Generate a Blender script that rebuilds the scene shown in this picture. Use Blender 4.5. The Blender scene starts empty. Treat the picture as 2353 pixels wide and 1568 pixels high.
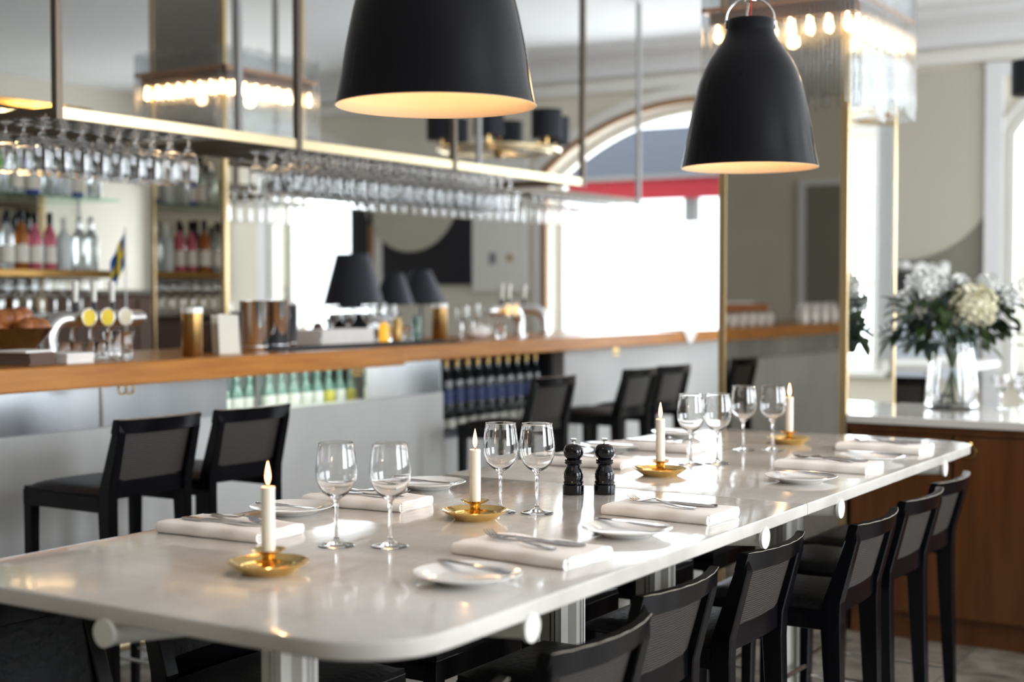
import bpy, bmesh, math, random
from mathutils import Vector, Matrix
random.seed(7)
PI = math.pi
S = bpy.context.scene
COL = S.collection

# ------------------------------------------------------------------ camera
YAW = math.radians(32.1); PITCH = math.atan(114/3268)
cd = bpy.data.cameras.new('camera'); cam = bpy.data.objects.new('camera', cd); COL.objects.link(cam)
cam.location = (0, 0, 1.4)
fwd = Vector((math.cos(YAW)*math.cos(PITCH), math.sin(YAW)*math.cos(PITCH), -math.sin(PITCH)))
cam.rotation_euler = fwd.to_track_quat('-Z', 'Y').to_euler()
cd.lens = 50; cd.sensor_width = 36; cd.clip_start = .05
cd.dof.use_dof = True; cd.dof.focus_distance = 3.3; cd.dof.aperture_fstop = 2.0
S.camera = cam

# ------------------------------------------------------------------ light and exposure
S.view_settings.view_transform = 'Standard'; S.view_settings.look = 'None'
S.view_settings.gamma = 1; S.view_settings.use_curve_mapping = False
S.view_settings.exposure = 0.72
w = bpy.data.worlds.new('overcast_sky'); S.world = w; w.use_nodes = True
w.node_tree.nodes['Background'].inputs[0].default_value = (.86, .93, 1, 1)
w.node_tree.nodes['Background'].inputs[1].default_value = 2.1
S.cycles.max_bounces = 10; S.cycles.transmission_bounces = 10; S.cycles.glossy_bounces = 4; S.cycles.diffuse_bounces = 4
S.cycles.transparent_max_bounces = 16; S.cycles.sample_clamp_indirect = 6

def area(name, loc, rot, sx, sy, power, color):
    l = bpy.data.lights.new(name, 'AREA'); l.shape = 'RECTANGLE'; l.size = sx; l.size_y = sy; l.energy = power; l.color = color
    o = bpy.data.objects.new(name, l); COL.objects.link(o); o.location = loc; o.rotation_euler = rot
    return o
DAY = (.90, .95, 1)
# daylight entering by the windows of the right wall, the near wall and the far wall (each stands in its window opening)
for x, e in ((2.2, 100), (5.6, 95), (8.6, 95)):
    area('daylight_right', (x, -3.19, 1.9), (PI/2, 0, 0), 2.0, 2.2, e, DAY)
for y, sw, e in ((-.1, 1.1, 30), (1.85, .95, 28), (4.83, 2.6, 62), (9.5, 2.6, 24)):
    area('daylight_far', (10.95, y, 1.8), (PI/2, 0, PI/2), sw, 1.9, e, DAY)

# ------------------------------------------------------------------ materials
def mat(name, col, rough=.5, metal=0, spec=.5, trans=0, ior=1.45, coat=0, emit=None, es=0, alpha=1):
    m = bpy.data.materials.new(name); m.use_nodes = True
    b = m.node_tree.nodes['Principled BSDF']
    b.inputs['Base Color'].default_value = (*col, 1); b.inputs['Roughness'].default_value = rough
    b.inputs['Metallic'].default_value = metal; b.inputs['Specular IOR Level'].default_value = spec
    b.inputs['Transmission Weight'].default_value = trans; b.inputs['IOR'].default_value = ior
    b.inputs['Coat Weight'].default_value = coat; b.inputs['Coat Roughness'].default_value = .08
    if emit: b.inputs['Emission Color'].default_value = (*emit, 1); b.inputs['Emission Strength'].default_value = es
    return m
def nodes(m): return m.node_tree.nodes, m.node_tree.links, m.node_tree.nodes['Principled BSDF']
def noisy(m, c1, c2, scale=5, stretch=(1, 1, 1), detail=6, lo=.35, hi=.65, bump=0, rough=None, dist=0):
    n, l, b = nodes(m)
    tc = n.new('ShaderNodeTexCoord'); mp = n.new('ShaderNodeMapping'); mp.inputs['Scale'].default_value = stretch
    nz = n.new('ShaderNodeTexNoise'); nz.inputs['Scale'].default_value = scale; nz.inputs['Detail'].default_value = detail
    nz.inputs['Distortion'].default_value = dist
    cr = n.new('ShaderNodeValToRGB'); cr.color_ramp.elements[0].position = lo; cr.color_ramp.elements[1].position = hi
    cr.color_ramp.elements[0].color = (*c1, 1); cr.color_ramp.elements[1].color = (*c2, 1)
    l.new(tc.outputs['Object'], mp.inputs[0]); l.new(mp.outputs[0], nz.inputs['Vector']); l.new(nz.outputs['Fac'], cr.inputs[0]); l.new(cr.outputs[0], b.inputs['Base Color'])
    if bump:
        bp = n.new('ShaderNodeBump'); bp.inputs['Strength'].default_value = bump; bp.inputs['Distance'].default_value = .004
        l.new(nz.outputs['Fac'], bp.inputs['Height']); l.new(bp.outputs[0], b.inputs['Normal'])
    return m
M = {}
M['wall'] = noisy(mat('beige_paint', (.42, .38, .30), .75), (.68, .635, .53), (.73, .685, .575), 1.4)
M['ceil'] = noisy(mat('ceiling_paint', (.88, .88, .88), .8), (.86, .86, .87), (.91, .91, .91), .8)
M['cornice'] = mat('cornice_paint', (.78, .78, .79), .7)
M['white'] = mat('white_paint', (.80, .79, .74), .45)
M['offwhite'] = mat('table_leg_enamel', (.74, .72, .66), .35, coat=.3)
M['brownwood'] = mat('oak_moulding', (.30, .155, .06), .45)
def marble():
    m = mat('white_marble', (.75, .73, .70), .12, coat=.4)
    noisy(m, (.50, .468, .43), (.66, .63, .59), 4.6, (1, .4, 1), 10, .32, .60, dist=.3)
    n, l, b = nodes(m)
    tc = n.new('ShaderNodeTexCoord'); nz = n.new('ShaderNodeTexNoise'); nz.inputs['Scale'].default_value = 38; nz.inputs['Detail'].default_value = 6
    mp = n.new('ShaderNodeMapping'); mp.inputs['Scale'].default_value = (.25, 1, 1)
    l.new(tc.outputs['Object'], mp.inputs[0]); l.new(mp.outputs[0], nz.inputs['Vector'])
    mr = n.new('ShaderNodeMapRange'); mr.inputs['From Min'].default_value = .35; mr.inputs['From Max'].default_value = .7
    mr.inputs['To Min'].default_value = .08; mr.inputs['To Max'].default_value = .20
    l.new(nz.outputs['Fac'], mr.inputs[0]); l.new(mr.outputs[0], b.inputs['Roughness'])
    # thin grey veins
    nv = n.new('ShaderNodeTexNoise'); nv.inputs['Scale'].default_value = 2.4; nv.inputs['Detail'].default_value = 9; nv.inputs['Distortion'].default_value = 1.2
    l.new(mp.outputs[0], nv.inputs['Vector'])
    cr = n.new('ShaderNodeValToRGB'); e = cr.color_ramp.elements; e[0].position = .485; e[0].color = (0, 0, 0, 1); e[1].position = .5; e[1].color = (.22, .22, .22, 1)
    x = e.new(.515); x.color = (0, 0, 0, 1)
    l.new(nv.outputs['Fac'], cr.inputs[0])
    mx = n.new('ShaderNodeMix'); mx.data_type = 'RGBA'
    src = b.inputs['Base Color'].links[0].from_socket
    l.new(cr.outputs[0], mx.inputs['Factor']); l.new(src, mx.inputs[6]); mx.inputs[7].default_value = (.44, .42, .41, 1); l.new(mx.outputs[2], b.inputs['Base Color'])
    return m
M['marble'] = marble()
M['barwood'] = noisy(mat('honey_oak', (.50, .24, .07), .28, spec=.22), (.34, .125, .024), (.50, .205, .042), 3, (1, 12, 12), 8, .3, .7)
M['cabwood'] = noisy(mat('walnut_veneer', (.2, .08, .02), .35, coat=.15), (.070, .022, .0042), (.110, .036, .0075), 2.2, (10, 10, .8), 8, .3, .7)
M['black'] = mat('black_lacquer', (.0028, .0028, .004), .20, spec=.26)
M['leather'] = noisy(mat('black_leather', (.008, .008, .009), .42, spec=.2), (.006, .006, .007), (.012, .011, .011), 60, bump=.5)
def weave(name, c, c2):
    m = mat(name, c, .55); n, l, b = nodes(m)
    tc = n.new('ShaderNodeTexCoord'); wv = n.new('ShaderNodeTexWave'); wv.bands_direction = 'Z'; wv.inputs['Scale'].default_value = 55; wv.inputs['Distortion'].default_value = 2.5
    wv.inputs['Detail'].default_value = 2
    cr = n.new('ShaderNodeValToRGB'); cr.color_ramp.elements[0].color = (*c, 1); cr.color_ramp.elements[1].color = (*c2, 1)
    l.new(tc.outputs['Object'], wv.inputs['Vector']); l.new(wv.outputs['Fac'], cr.inputs[0]); l.new(cr.outputs[0], b.inputs['Base Color'])
    bp = n.new('ShaderNodeBump'); bp.inputs['Strength'].default_value = .4; bp.inputs['Distance'].default_value = .002
    l.new(wv.outputs['Fac'], bp.inputs['Height']); l.new(bp.outputs[0], b.inputs['Normal'])
    return m
M['weave'] = weave('ribbed_hide', (.016, .013, .0115), (.042, .035, .030))
M['steel'] = mat('polished_steel', (.75, .75, .76), .14, 1)
M['chrome'] = mat('chrome', (.85, .85, .86), .06, 1)
M['darksteel'] = mat('cutlery_steel', (.40, .40, .42), .14, 1)
M['brass'] = noisy(mat('brass', (.80, .55, .20), .19, 1), (.76, .50, .17), (.88, .63, .26), 30)
M['brass'].node_tree.nodes['Principled BSDF'].inputs['Roughness'].default_value = .13
M['palebrass'] = mat('pale_brushed_brass', (.83, .70, .46), .33, 1)
M['trimbrass'] = mat('trim_brass', (.66, .50, .28), .28, 1)
M['antique'] = mat('antique_brass', (.42, .25, .09), .3, 1)
M['duskcopper'] = mat('dark_copper_sheet', (.15, .085, .055), .5, .3)
M['copper'] = mat('copper_band', (.80, .42, .24), .25, 1)
M['bronze'] = mat('bronze_rod', (.17, .14, .11), .4, .7)
M['mirror'] = mat('mirror_glass', (.83, .84, .82), .01, 1)
M['darkmirror'] = mat('darkened_mirror', (.52, .49, .45), .015, 1)  # darker copy of the mirror, the dim room it reflects put into its colour
M['glass'] = mat('clear_glass', (1, 1, 1), 0, trans=1, ior=1.5)
M['rodglass'] = mat('ribbed_rod_glass', (.97, .99, 1), .03, trans=1, ior=1.45)
def pane(name, tint, ex=5, gain=.9, base=.04):
    m = bpy.data.materials.new(name); m.use_nodes = True; n = m.node_tree.nodes; l = m.node_tree.links; n.clear()
    o = n.new('ShaderNodeOutputMaterial'); t = n.new('ShaderNodeBsdfTransparent'); g = n.new('ShaderNodeBsdfGlossy'); x = n.new('ShaderNodeMixShader')
    lw = n.new('ShaderNodeLayerWeight'); lw.inputs[0].default_value = .5
    pw = n.new('ShaderNodeMath'); pw.operation = 'POWER'; pw.inputs[1].default_value = ex; l.new(lw.outputs['Facing'], pw.inputs[0])
    f = n.new('ShaderNodeMath'); f.operation = 'MULTIPLY_ADD'; f.inputs[1].default_value = gain; f.inputs[2].default_value = base; l.new(pw.outputs[0], f.inputs[0])
    t.inputs[0].default_value = (*tint, 1); g.inputs['Roughness'].default_value = .01
    l.new(f.outputs[0], x.inputs[0]); l.new(t.outputs[0], x.inputs[1]); l.new(g.outputs[0], x.inputs[2]); l.new(x.outputs[0], o.inputs[0])
    return m
M['rodglass'] = pane('rod_glass', (.84, .86, .87), 1.7, .45, .08)
M['pane'] = pane('window_glass', (.97, .98, .98))
M['shelfglass'] = pane('green_edge_glass', (.72, .93, .84))
M['linen'] = noisy(mat('white_linen', (.87, .84, .80), .85), (.85, .81, .77), (.90, .87, .84), 9, bump=.15)
M['china'] = mat('white_china', (.86, .85, .83), .12, coat=.6)
M['wax'] = mat('candle_wax', (.88, .82, .70), .45)
M['wax'].node_tree.nodes['Principled BSDF'].inputs['Subsurface Weight'].default_value = .25
M['wax'].node_tree.nodes['Principled BSDF'].inputs['Subsurface Radius'].default_value = (.01, .006, .003)
M['wick'] = mat('wick', (.01, .008, .006), .9)
def flame():
    m = bpy.data.materials.new('candle_flame'); m.use_nodes = True; n = m.node_tree.nodes; l = m.node_tree.links; n.clear()
    o = n.new('ShaderNodeOutputMaterial'); e = n.new('ShaderNodeEmission'); lw = n.new('ShaderNodeLayerWeight'); lw.inputs[0].default_value = .5
    cr = n.new('ShaderNodeValToRGB'); k = cr.color_ramp.elements; k[0].position = .12; k[0].color = (1, .72, .34, 1); k[1].position = .75; k[1].color = (1, .16, .03, 1)
    l.new(lw.outputs['Facing'], cr.inputs[0]); l.new(cr.outputs[0], e.inputs[0]); e.inputs[1].default_value = 6; l.new(e.outputs[0], o.inputs[0])
    return m
M['flame'] = flame()
M['bulb'] = mat('lit_bulb', (1, .8, .5), .3, emit=(1, .66, .34), es=12)
M['gloss_black'] = mat('gloss_black_enamel', (.0022, .0022, .0042), .08, spec=.27)
M['mill'] = mat('black_lacquered_beech', (.003, .003, .005), .08, spec=.45)
M['lampin'] = mat('warm_cream_enamel', (.80, .63, .44), .5)
M['softbulb'] = mat('soft_bulb', (1, .85, .6), .4, emit=(1, .72, .42), es=2.5)
M['redcord'] = mat('red_fabric_cord', (.45, .02, .02), .7)
M['shade'] = mat('dark_blue_black_shade', (.012, .014, .022), .7)
M['mat'] = mat('black_rubber', (.02, .02, .025), .7)
M['dark'] = mat('dark_recess', (.03, .032, .038), .5)
M['stone'] = noisy(mat('pale_stone_panel', (.50, .50, .49), .45, coat=.1), (.46, .465, .46), (.56, .56, .55), 1.5)
M['bandmetal'] = noisy(mat('satin_aluminium', (.55, .57, .60), .22, .8), (.42, .45, .48), (.66, .67, .69), 2.2, (1, 1, .3))
M['caselight'] = mat('case_light', (1, 1, 1), .5, emit=(.80, 1, .95), es=14)
M['casegrey'] = mat('case_lining', (.42, .47, .47), .4)
M['floor'] = noisy(mat('floor_marble', (.22, .20, .17), .22, coat=.2), (.10, .09, .075), (.30, .27, .23), 3.5, (1, 1, 1), 9, .3, .62, dist=1.5)
M['joint'] = mat('floor_joint', (.04, .036, .03), .6)
M['paving'] = mat('pavement', (.6, .6, .6), .8)
M['awning'] = mat('grey_awning', (.10, .11, .14), .8)
M['red'] = mat('red_canvas', (.42, .02, .04), .8)
M['curtain'] = mat('white_curtain', (.85, .86, .86), .9)
M['blueyellow_b'] = mat('flag_blue', (.02, .12, .42), .7); M['blueyellow_y'] = mat('flag_yellow', (.75, .55, .04), .7)
M['pastry'] = noisy(mat('baked_pastry', (.40, .13, .04), .45), (.22, .06, .02), (.52, .20, .06), 14)
M['leaf'] = noisy(mat('leaf_green', (.05, .09, .04), .45), (.028, .050, .018), (.085, .125, .040), 12)
M['leafgrey'] = mat('eucalyptus_green', (.075, .105, .095), .55)
M['stem'] = mat('stem_green', (.05, .08, .03), .5)
M['petal'] = noisy(mat('white_petal', (.80, .80, .78), .6), (.70, .71, .70), (.88, .87, .84), 30)
M['cream'] = noisy(mat('cream_petal', (.78, .74, .58), .6), (.62, .58, .38), (.86, .83, .68), 22)
M['paper'] = mat('cream_paper', (.78, .75, .66), .8)
M['amber'] = mat('amber_glow', (.75, .40, .03), .3, emit=(1, .5, .05), es=.4)  # faint glow added to the colour of badges and jar, no lamp inside
M['badge'] = mat('yellow_badge', (.80, .58, .02), .35); M['badge_w'] = mat('cream_badge', (.75, .68, .50), .35)
M['greenglass'] = mat('green_bottle_glass', (.20, .34, .29), .12, trans=.35)
M['champ'] = mat('dark_bottle_glass', (.012, .02, .022), .10, coat=.5)
M['goldfoil'] = mat('gold_foil', (.55, .36, .14), .4, .8); M['bluelabel'] = mat('blue_label', (.05, .065, .19), .5)
M['label'] = mat('paper_label', (.75, .73, .66), .7); M['ylabel'] = mat('yellow_label', (.62, .55, .10), .6)
M['clearb'] = mat('clear_bottle_glass', (.80, .85, .85), .04, trans=.75)
M['amberb'] = mat('amber_spirit', (.42, .13, .02), .06, trans=.4); M['pinkb'] = mat('pink_spirit', (.62, .14, .20), .1, trans=.3)
M['frost'] = mat('frosted_bottle_glass', (.72, .78, .80), .35, trans=.2); M['limeb'] = mat('lime_bottle_glass', (.20, .60, .10), .06, trans=.5)
M['blueb'] = mat('blue_bottle_glass', (.10, .16, .55), .06, trans=.5)
M['darkb'] = mat('black_bottle_glass', (.01, .012, .012), .08)
M['board'] = mat('taupe_board', (.24, .23, .19), .7); M['blackboard'] = mat('black_board', (.012, .012, .018), .5)
M['disc'] = mat('pale_disc_paint', (.52, .50, .41), .7)
M['grey'] = mat('mid_grey', (.25, .25, .26), .5); M['tan'] = mat('tan_mark', (.45, .28, .12), .6)
M['bluewhite'] = mat('pale_blue_panel', (.70, .78, .86), .4)
M['greyrod'] = mat('grey_painted_rod', (.42, .42, .42), .6)
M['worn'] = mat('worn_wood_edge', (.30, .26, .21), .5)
M['brushed'] = mat('brushed_steel', (.72, .72, .73), .30, 1)
M['brownnap'] = mat('brown_paper', (.16, .10, .08), .8)
M['vent'] = mat('vent_slot', (.05, .05, .05), .5)

# ------------------------------------------------------------------ mesh helpers
def BM(): return bmesh.new()
def box(bm, lo, hi, bev=0, seg=2):
    r = bmesh.ops.create_cube(bm, size=1); v = r['verts']
    c = [(a+b)/2 for a, b in zip(lo, hi)]; s = [b-a for a, b in zip(lo, hi)]
    for p in v: p.co = Vector((c[0]+p.co.x*s[0], c[1]+p.co.y*s[1], c[2]+p.co.z*s[2]))
    if bev:
        es = list({e for p in v for e in p.link_edges})
        bmesh.ops.bevel(bm, geom=es, offset=bev, segments=seg, affect='EDGES', profile=.5)
def lathe(bm, prof, seg=24, c=(0, 0, 0), close=False, capb=True, capt=True):
    rings = []
    for r, z in prof:
        if r < 1e-6: rings.append([bm.verts.new((c[0], c[1], c[2]+z))])
        else: rings.append([bm.verts.new((c[0]+r*math.cos(2*PI*i/seg), c[1]+r*math.sin(2*PI*i/seg), c[2]+z)) for i in range(seg)])
    prs = list(zip(rings, rings[1:])) + ([(rings[-1], rings[0])] if close else [])
    for a, b in prs:
        for i in range(seg):
            j = (i+1) % seg
            if len(a) == 1 and len(b) == 1: continue
            if len(a) == 1: bm.faces.new((a[0], b[j], b[i]))
            elif len(b) == 1: bm.faces.new((a[i], a[j], b[0]))
            else: bm.faces.new((a[i], a[j], b[j], b[i]))
    if not close:
        if capb and len(rings[0]) > 1: bm.faces.new(rings[0][::-1])
        if capt and len(rings[-1]) > 1: bm.faces.new(rings[-1])
def tube(bm, pts, r, seg=8, caps=True):
    pts = [Vector(p) for p in pts]; rr = r if isinstance(r, (list, tuple)) else [r]*len(pts)
    rings = []; up = None
    for i, p in enumerate(pts):
        d = (pts[min(i+1, len(pts)-1)]-pts[max(i-1, 0)]).normalized()
        if up is None: up = Vector((0, 0, 1)) if abs(d.z) < .9 else Vector((1, 0, 0))
        s = d.cross(up).normalized(); up = s.cross(d).normalized()
        rings.append([bm.verts.new(p+(s*math.cos(2*PI*k/seg)+up*math.sin(2*PI*k/seg))*rr[i]) for k in range(seg)])
    for a, b in zip(rings, rings[1:]):
        for k in range(seg): bm.faces.new((a[k], a[(k+1) % seg], b[(k+1) % seg], b[k]))
    if caps: bm.faces.new(rings[0][::-1]); bm.faces.new(rings[-1])
def loft(bm, secs, caps=True):
    """secs: list of closed loops of points"""
    R = [[bm.verts.new(p) for p in s] for s in secs]; n = len(R[0])
    for a, b in zip(R, R[1:]):
        for k in range(n): bm.faces.new((a[k], a[(k+1) % n], b[(k+1) % n], b[k]))
    if caps: bm.faces.new(R[0][::-1]); bm.faces.new(R[-1])
def strip(bm, st):
    """bar along +y from stations (y, x, z, w, t): rectangular sections"""
    loft(bm, [[(x-w/2, y, z-t/2), (x+w/2, y, z-t/2), (x+w/2, y, z+t/2), (x-w/2, y, z+t/2)] for y, x, z, w, t in st])
def prism(bm, pts, axis, a, b):
    """polygon pts (u,v) extruded along axis from a to b"""
    def P(u, v, t): return {'x': (t, u, v), 'y': (u, t, v), 'z': (u, v, t)}[axis]
    loft(bm, [[P(u, v, a) for u, v in pts], [P(u, v, b) for u, v in pts]])
def torus(bm, R, r, c=(0, 0, 0), axis='z', seg=24, ms=8):
    ring = []
    for i in range(seg):
        a = 2*PI*i/seg; row = []
        for j in range(ms):
            b = 2*PI*j/ms; q = (R+r*math.cos(b)); p = (q*math.cos(a), q*math.sin(a), r*math.sin(b))
            if axis == 'x': p = (p[2], p[0], p[1])
            if axis == 'y': p = (p[0], p[2], p[1])
            row.append(bm.verts.new((c[0]+p[0], c[1]+p[1], c[2]+p[2])))
        ring.append(row)
    for i in range(seg):
        for j in range(ms): bm.faces.new((ring[i][j], ring[(i+1) % seg][j], ring[(i+1) % seg][(j+1) % ms], ring[i][(j+1) % ms]))
def sphere(bm, r, c=(0, 0, 0), sc=(1, 1, 1), u=16, v=10):
    x = bmesh.ops.create_uvsphere(bm, u_segments=u, v_segments=v, radius=r)
    for p in x['verts']: p.co = Vector((c[0]+p.co.x*sc[0], c[1]+p.co.y*sc[1], c[2]+p.co.z*sc[2]))
def obj(name, bm, m, parent=None, smooth=None, loc=None):
    me = bpy.data.meshes.new(name); bmesh.ops.recalc_face_normals(bm, faces=bm.faces[:])
    bm.to_mesh(me); bm.free()
    me.materials.append(M[m] if isinstance(m, str) else m)
    o = bpy.data.objects.new(name, me); COL.objects.link(o)
    if smooth is not None:
        me.polygons.foreach_set('use_smooth', [True]*len(me.polygons))
        if smooth < 180: me.set_sharp_from_angle(angle=math.radians(smooth))
    if parent: o.parent = parent
    if loc: o.location = loc
    return o
def thing(name, label, cat, loc=(0, 0, 0), rz=0, group=None):
    o = bpy.data.objects.new(name, None); COL.objects.link(o); o.empty_display_size = .05
    o.location = loc; o.rotation_euler = (0, 0, rz); o['label'] = label; o['category'] = cat
    if group: o['group'] = group
    return o
def tag(o, label, cat, group=None, kind=None):
    o['label'] = label; o['category'] = cat
    if group: o['group'] = group
    if kind: o['kind'] = kind
    return o
def struct(name, bm, m, parent=None, smooth=None):
    o = obj(name, bm, m, parent, smooth)
    if not parent: o['kind'] = 'structure'
    return o
def sempty(name):
    o = bpy.data.objects.new(name, None); COL.objects.link(o); o['kind'] = 'structure'; return o
def dup(root, loc, rz=0, label=None, group=None, scale=None):
    r = root.copy(); COL.objects.link(r); r.location = loc; r.rotation_euler = (0, 0, rz)
    if label: r['label'] = label
    if group: r['group'] = group
    if scale: r.scale = (scale,)*3
    for ch in list(root.children):
        c = ch.copy(); COL.objects.link(c); c.parent = r
        for g in ch.children:
            d = g.copy(); COL.objects.link(d); d.parent = c
    return r
used = {}
def put(key, proto, loc, rz, label, group=None, scale=None):
    """first use moves the prototype itself, later uses copy it"""
    if key not in used:
        used[key] = 1; proto.location = loc; proto.rotation_euler = (0, 0, rz); proto['label'] = label
        if group: proto['group'] = group
        if scale: proto.scale = (scale,)*3
        return proto
    return dup(proto, loc, rz, label, group, scale)
ORD = ['first', 'second', 'third', 'fourth', 'fifth', 'sixth', 'seventh', 'eighth', 'ninth', 'tenth', 'eleventh', 'twelfth', 'thirteenth', 'fourteenth', 'fifteenth', 'sixteenth', 'seventeenth', 'eighteenth', 'nineteenth', 'twentieth', 'twenty-first', 'twenty-second', 'twenty-third', 'twenty-fourth', 'twenty-fifth', 'twenty-sixth']

# ------------------------------------------------------------------ the room
XN, XF, YR, YL, HC = -3.0, 10.5, -3.0, 11.0, 3.41
bm = BM(); box(bm, (XN-.3, YR-.3, -.1), (XF+.3, YL+.3, 0)); struct('floor', bm, 'floor')
bm = BM()
for k in range(-6, 14): box(bm, (XN, -1+k*.6-.002, .0), (XF, -1+k*.6+.002, .0012))
for k in range(0, 17): box(bm, (-2+k*.75-.002, -3, .0), (-2+k*.75+.002, 5, .0011))
j = struct('trim_1', bm, 'joint')
bm = BM(); box(bm, (XN-.3, YR-.3, HC), (XF+.3, YL+.3, HC+.15)); struct('ceiling', bm, 'ceil')
# far wall openings: centre y, half width, arc radius (0 = square head), arc centre z
WIN = [(4.83, 1.40, 2.21, .72), (9.5, 1.40, 2.21, .72), (1.87, .50, .58, 2.22), (-.05, .53, 0, 2.62)]; SILL = .80
def arc_pts(hw, off, R_, zc, n=24):
    if not R_: return [(-hw, zc-off), (hw, zc-off)]
    return [(-hw+2*hw*i/n, zc+math.sqrt(max((R_-off)**2-(-hw+2*hw*i/n)**2, 0))) for i in range(n+1)]
def wall_arched(name, x0, x1):
    bm = BM(); ys = [YR-.3]
    holes = sorted((y-hw, y+hw, y, hw, R_, zc) for y, hw, R_, zc in WIN)
    cur = YR-.3
    for a, b, c, hw, R_, zc in holes:
        box(bm, (x0, cur, 0), (x1, a, HC)); cur = b
        box(bm, (x0, a, 0), (x1, b, SILL))
        pts = arc_pts(hw, .0, R_, zc)
        for (u0, z0), (u1, z1) in zip(pts, pts[1:]):
            prism(bm, [(c+u0, z0), (c+u1, z1), (c+u1, HC), (c+u0, HC)], 'x', x0, x1)
    box(bm, (x0, cur, 0), (x1, YL+.3, HC))
    return struct(name, bm, 'wall')
wall_arched('wall_far', XF, XF+.3)
def wall_rect(name, along, fixed, th, lo, hi, wins, z0=.9, z1=3.0):
    bm = BM(); cur = lo
    def B(a, b, za, zb):
        if along == 'x': box(bm, (a, min(fixed, fixed+th), za), (b, max(fixed, fixed+th), zb))
        else: box(bm, (min(fixed, fixed+th), a, za), (max(fixed, fixed+th), b, zb))
    for a, b in wins:
        B(cur, a, 0, HC); B(a, b, 0, z0); B(a, b, z1, HC); cur = b
    B(cur, hi, 0, HC)
    return struct(name, bm, 'wall')
wall_rect('wall_right', 'x', YR, -.3, XN, XF, [(x-1, x+1) for x in (2.2, 5.6, 8.6)], .8)
wall_rect('wall_near', 'y', XN, -.3, YR, YL, [], .8)
bm = BM(); box(bm, (XN, YL, 0), (XF, YL+.3, HC)); struct('wall_left', bm, 'wall')
# cornice along the far, left and right walls
bm = BM(); prism(bm, [(XF, HC), (XF-.24, HC), (XF-.22, HC-.05), (XF-.10, HC-.11), (XF-.06, HC-.17), (XF-.05, HC-.23), (XF, HC-.25)], 'y', YR, YL)
bm2 = bm
struct('trim_2', bm2, 'cornice')
bm = BM(); box(bm, (XF-.035, YR, HC-.36), (XF, YL, HC-.27)); struct('trim_3', bm, 'white')
for i, (y, HW, R_, zc) in enumerate(WIN):
    r = sempty('window_%d' % (i+1))
    def band(name, h0, o0, h1, o1, xa, xb, m):
        bm = BM(); A = arc_pts(h0, o0, R_, zc); B_ = arc_pts(h1, o1, R_, zc)
        A = [(A[0][0], SILL)]+A+[(A[-1][0], SILL)]; B_ = [(B_[0][0], SILL)]+B_+[(B_[-1][0], SILL)]
        for k in range(len(A)-1):
            prism(bm, [(y+A[k][0], A[k][1]), (y+A[k+1][0], A[k+1][1]), (y+B_[k+1][0], B_[k+1][1]), (y+B_[k][0], B_[k][1])], 'x', xa, xb)
        return obj(name, bm, m, r)
    band('arch_surround', HW+.02, -.02, HW+.12, -.12, XF-.035, XF, 'white')
    band('inner_moulding', HW-.02, .02, HW+.03, -.03, XF-.05, XF-.001, 'brownwood' if i < 2 else 'white')
    band('window_frame', HW-.07, .07, HW-.001, .001, XF+.16, XF+.22, 'white')
    bm = BM(); box(bm, (XF+.17, y-HW+.06, 1.44), (XF+.21, y+HW-.06, 1.49))
    if i == 3: obj('window_bar', bm, 'white', r)
    else: bm.free()
    bm = BM(); A = arc_pts(HW-.05, .05, R_, zc); prism(bm, [(y+A[0][0], SILL)]+[(y+u, z) for u, z in A]+[(y+A[-1][0], SILL)], 'x', XF+.185, XF+.19)
    obj('glass_pane', bm, 'pane', r)
    bm = BM(); box(bm, (XF-.08, y-HW-.1, SILL-.04), (XF+.28, y+HW+.1, SILL), .005); obj('window_sill', bm, 'white', r)
n = 5
for x in (2.2, 5.6, 8.6):
    r = sempty('window_%d' % n); n += 1; bm = BM()
    for a, b in ((-1, -.95), (.95, 1), (-.025, .025)): box(bm, (x+a, YR-.16, .8), (x+b, YR-.1, 3.0))
    box(bm, (x-1, YR-.16, .8), (x+1, YR-.1, .86)); box(bm, (x-1, YR-.16, 2.94), (x+1, YR-.1, 3.0)); obj('window_frame', bm, 'white', r)
# tall opening with white surround and curtain at the right end of the far wall
r = sempty('door_1')
bm = BM(); box(bm, (XF-.06, 2.44, 0), (XF, 2.56, 3.03)); box(bm, (XF-.06, 1.18, 0), (XF, 1.30, 3.03)); box(bm, (XF-.055, 1.30, 2.93), (XF, 2.44, 3.025)); obj('door_surround', bm, 'cornice', r)
bm = BM()
secs = []
pts = []
for k in range(41):
    yy = .49+.20*k/40; pts.append((XF-.045+.02*math.sin(k*1.3), yy))
for (xa, ya), (xb, yb) in zip(pts, pts[1:]): prism(bm, [(xa, ya), (xb, yb), (xb-.01, yb), (xa-.01, ya)], 'z', .9, 2.75)
tag(obj('window_curtain', bm, 'curtain'), 'white curtain hanging beside the square-headed window, reflected in the pillar', 'curtain')
bm = BM(); box(bm, (XN, 4.70, 0), (XN+.04, 5.30, 2.5)); struct('door_2', bm, 'board')
bm = BM(); box(bm, (XN, 5.30, 0), (XN+.06, 5.38, 2.56)); box(bm, (XN, 4.62, 0), (XN+.06, 4.70, 2.56)); box(bm, (XN, 4.70, 2.5), (XN+.055, 5.30, 2.555)); struct('trim_4', bm, 'cornice')
bm = BM(); box(bm, (XF-.03, 2.60, .70), (XF, 3.30, 1.17)); struct('trim_5', bm, 'bluewhite')
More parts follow.
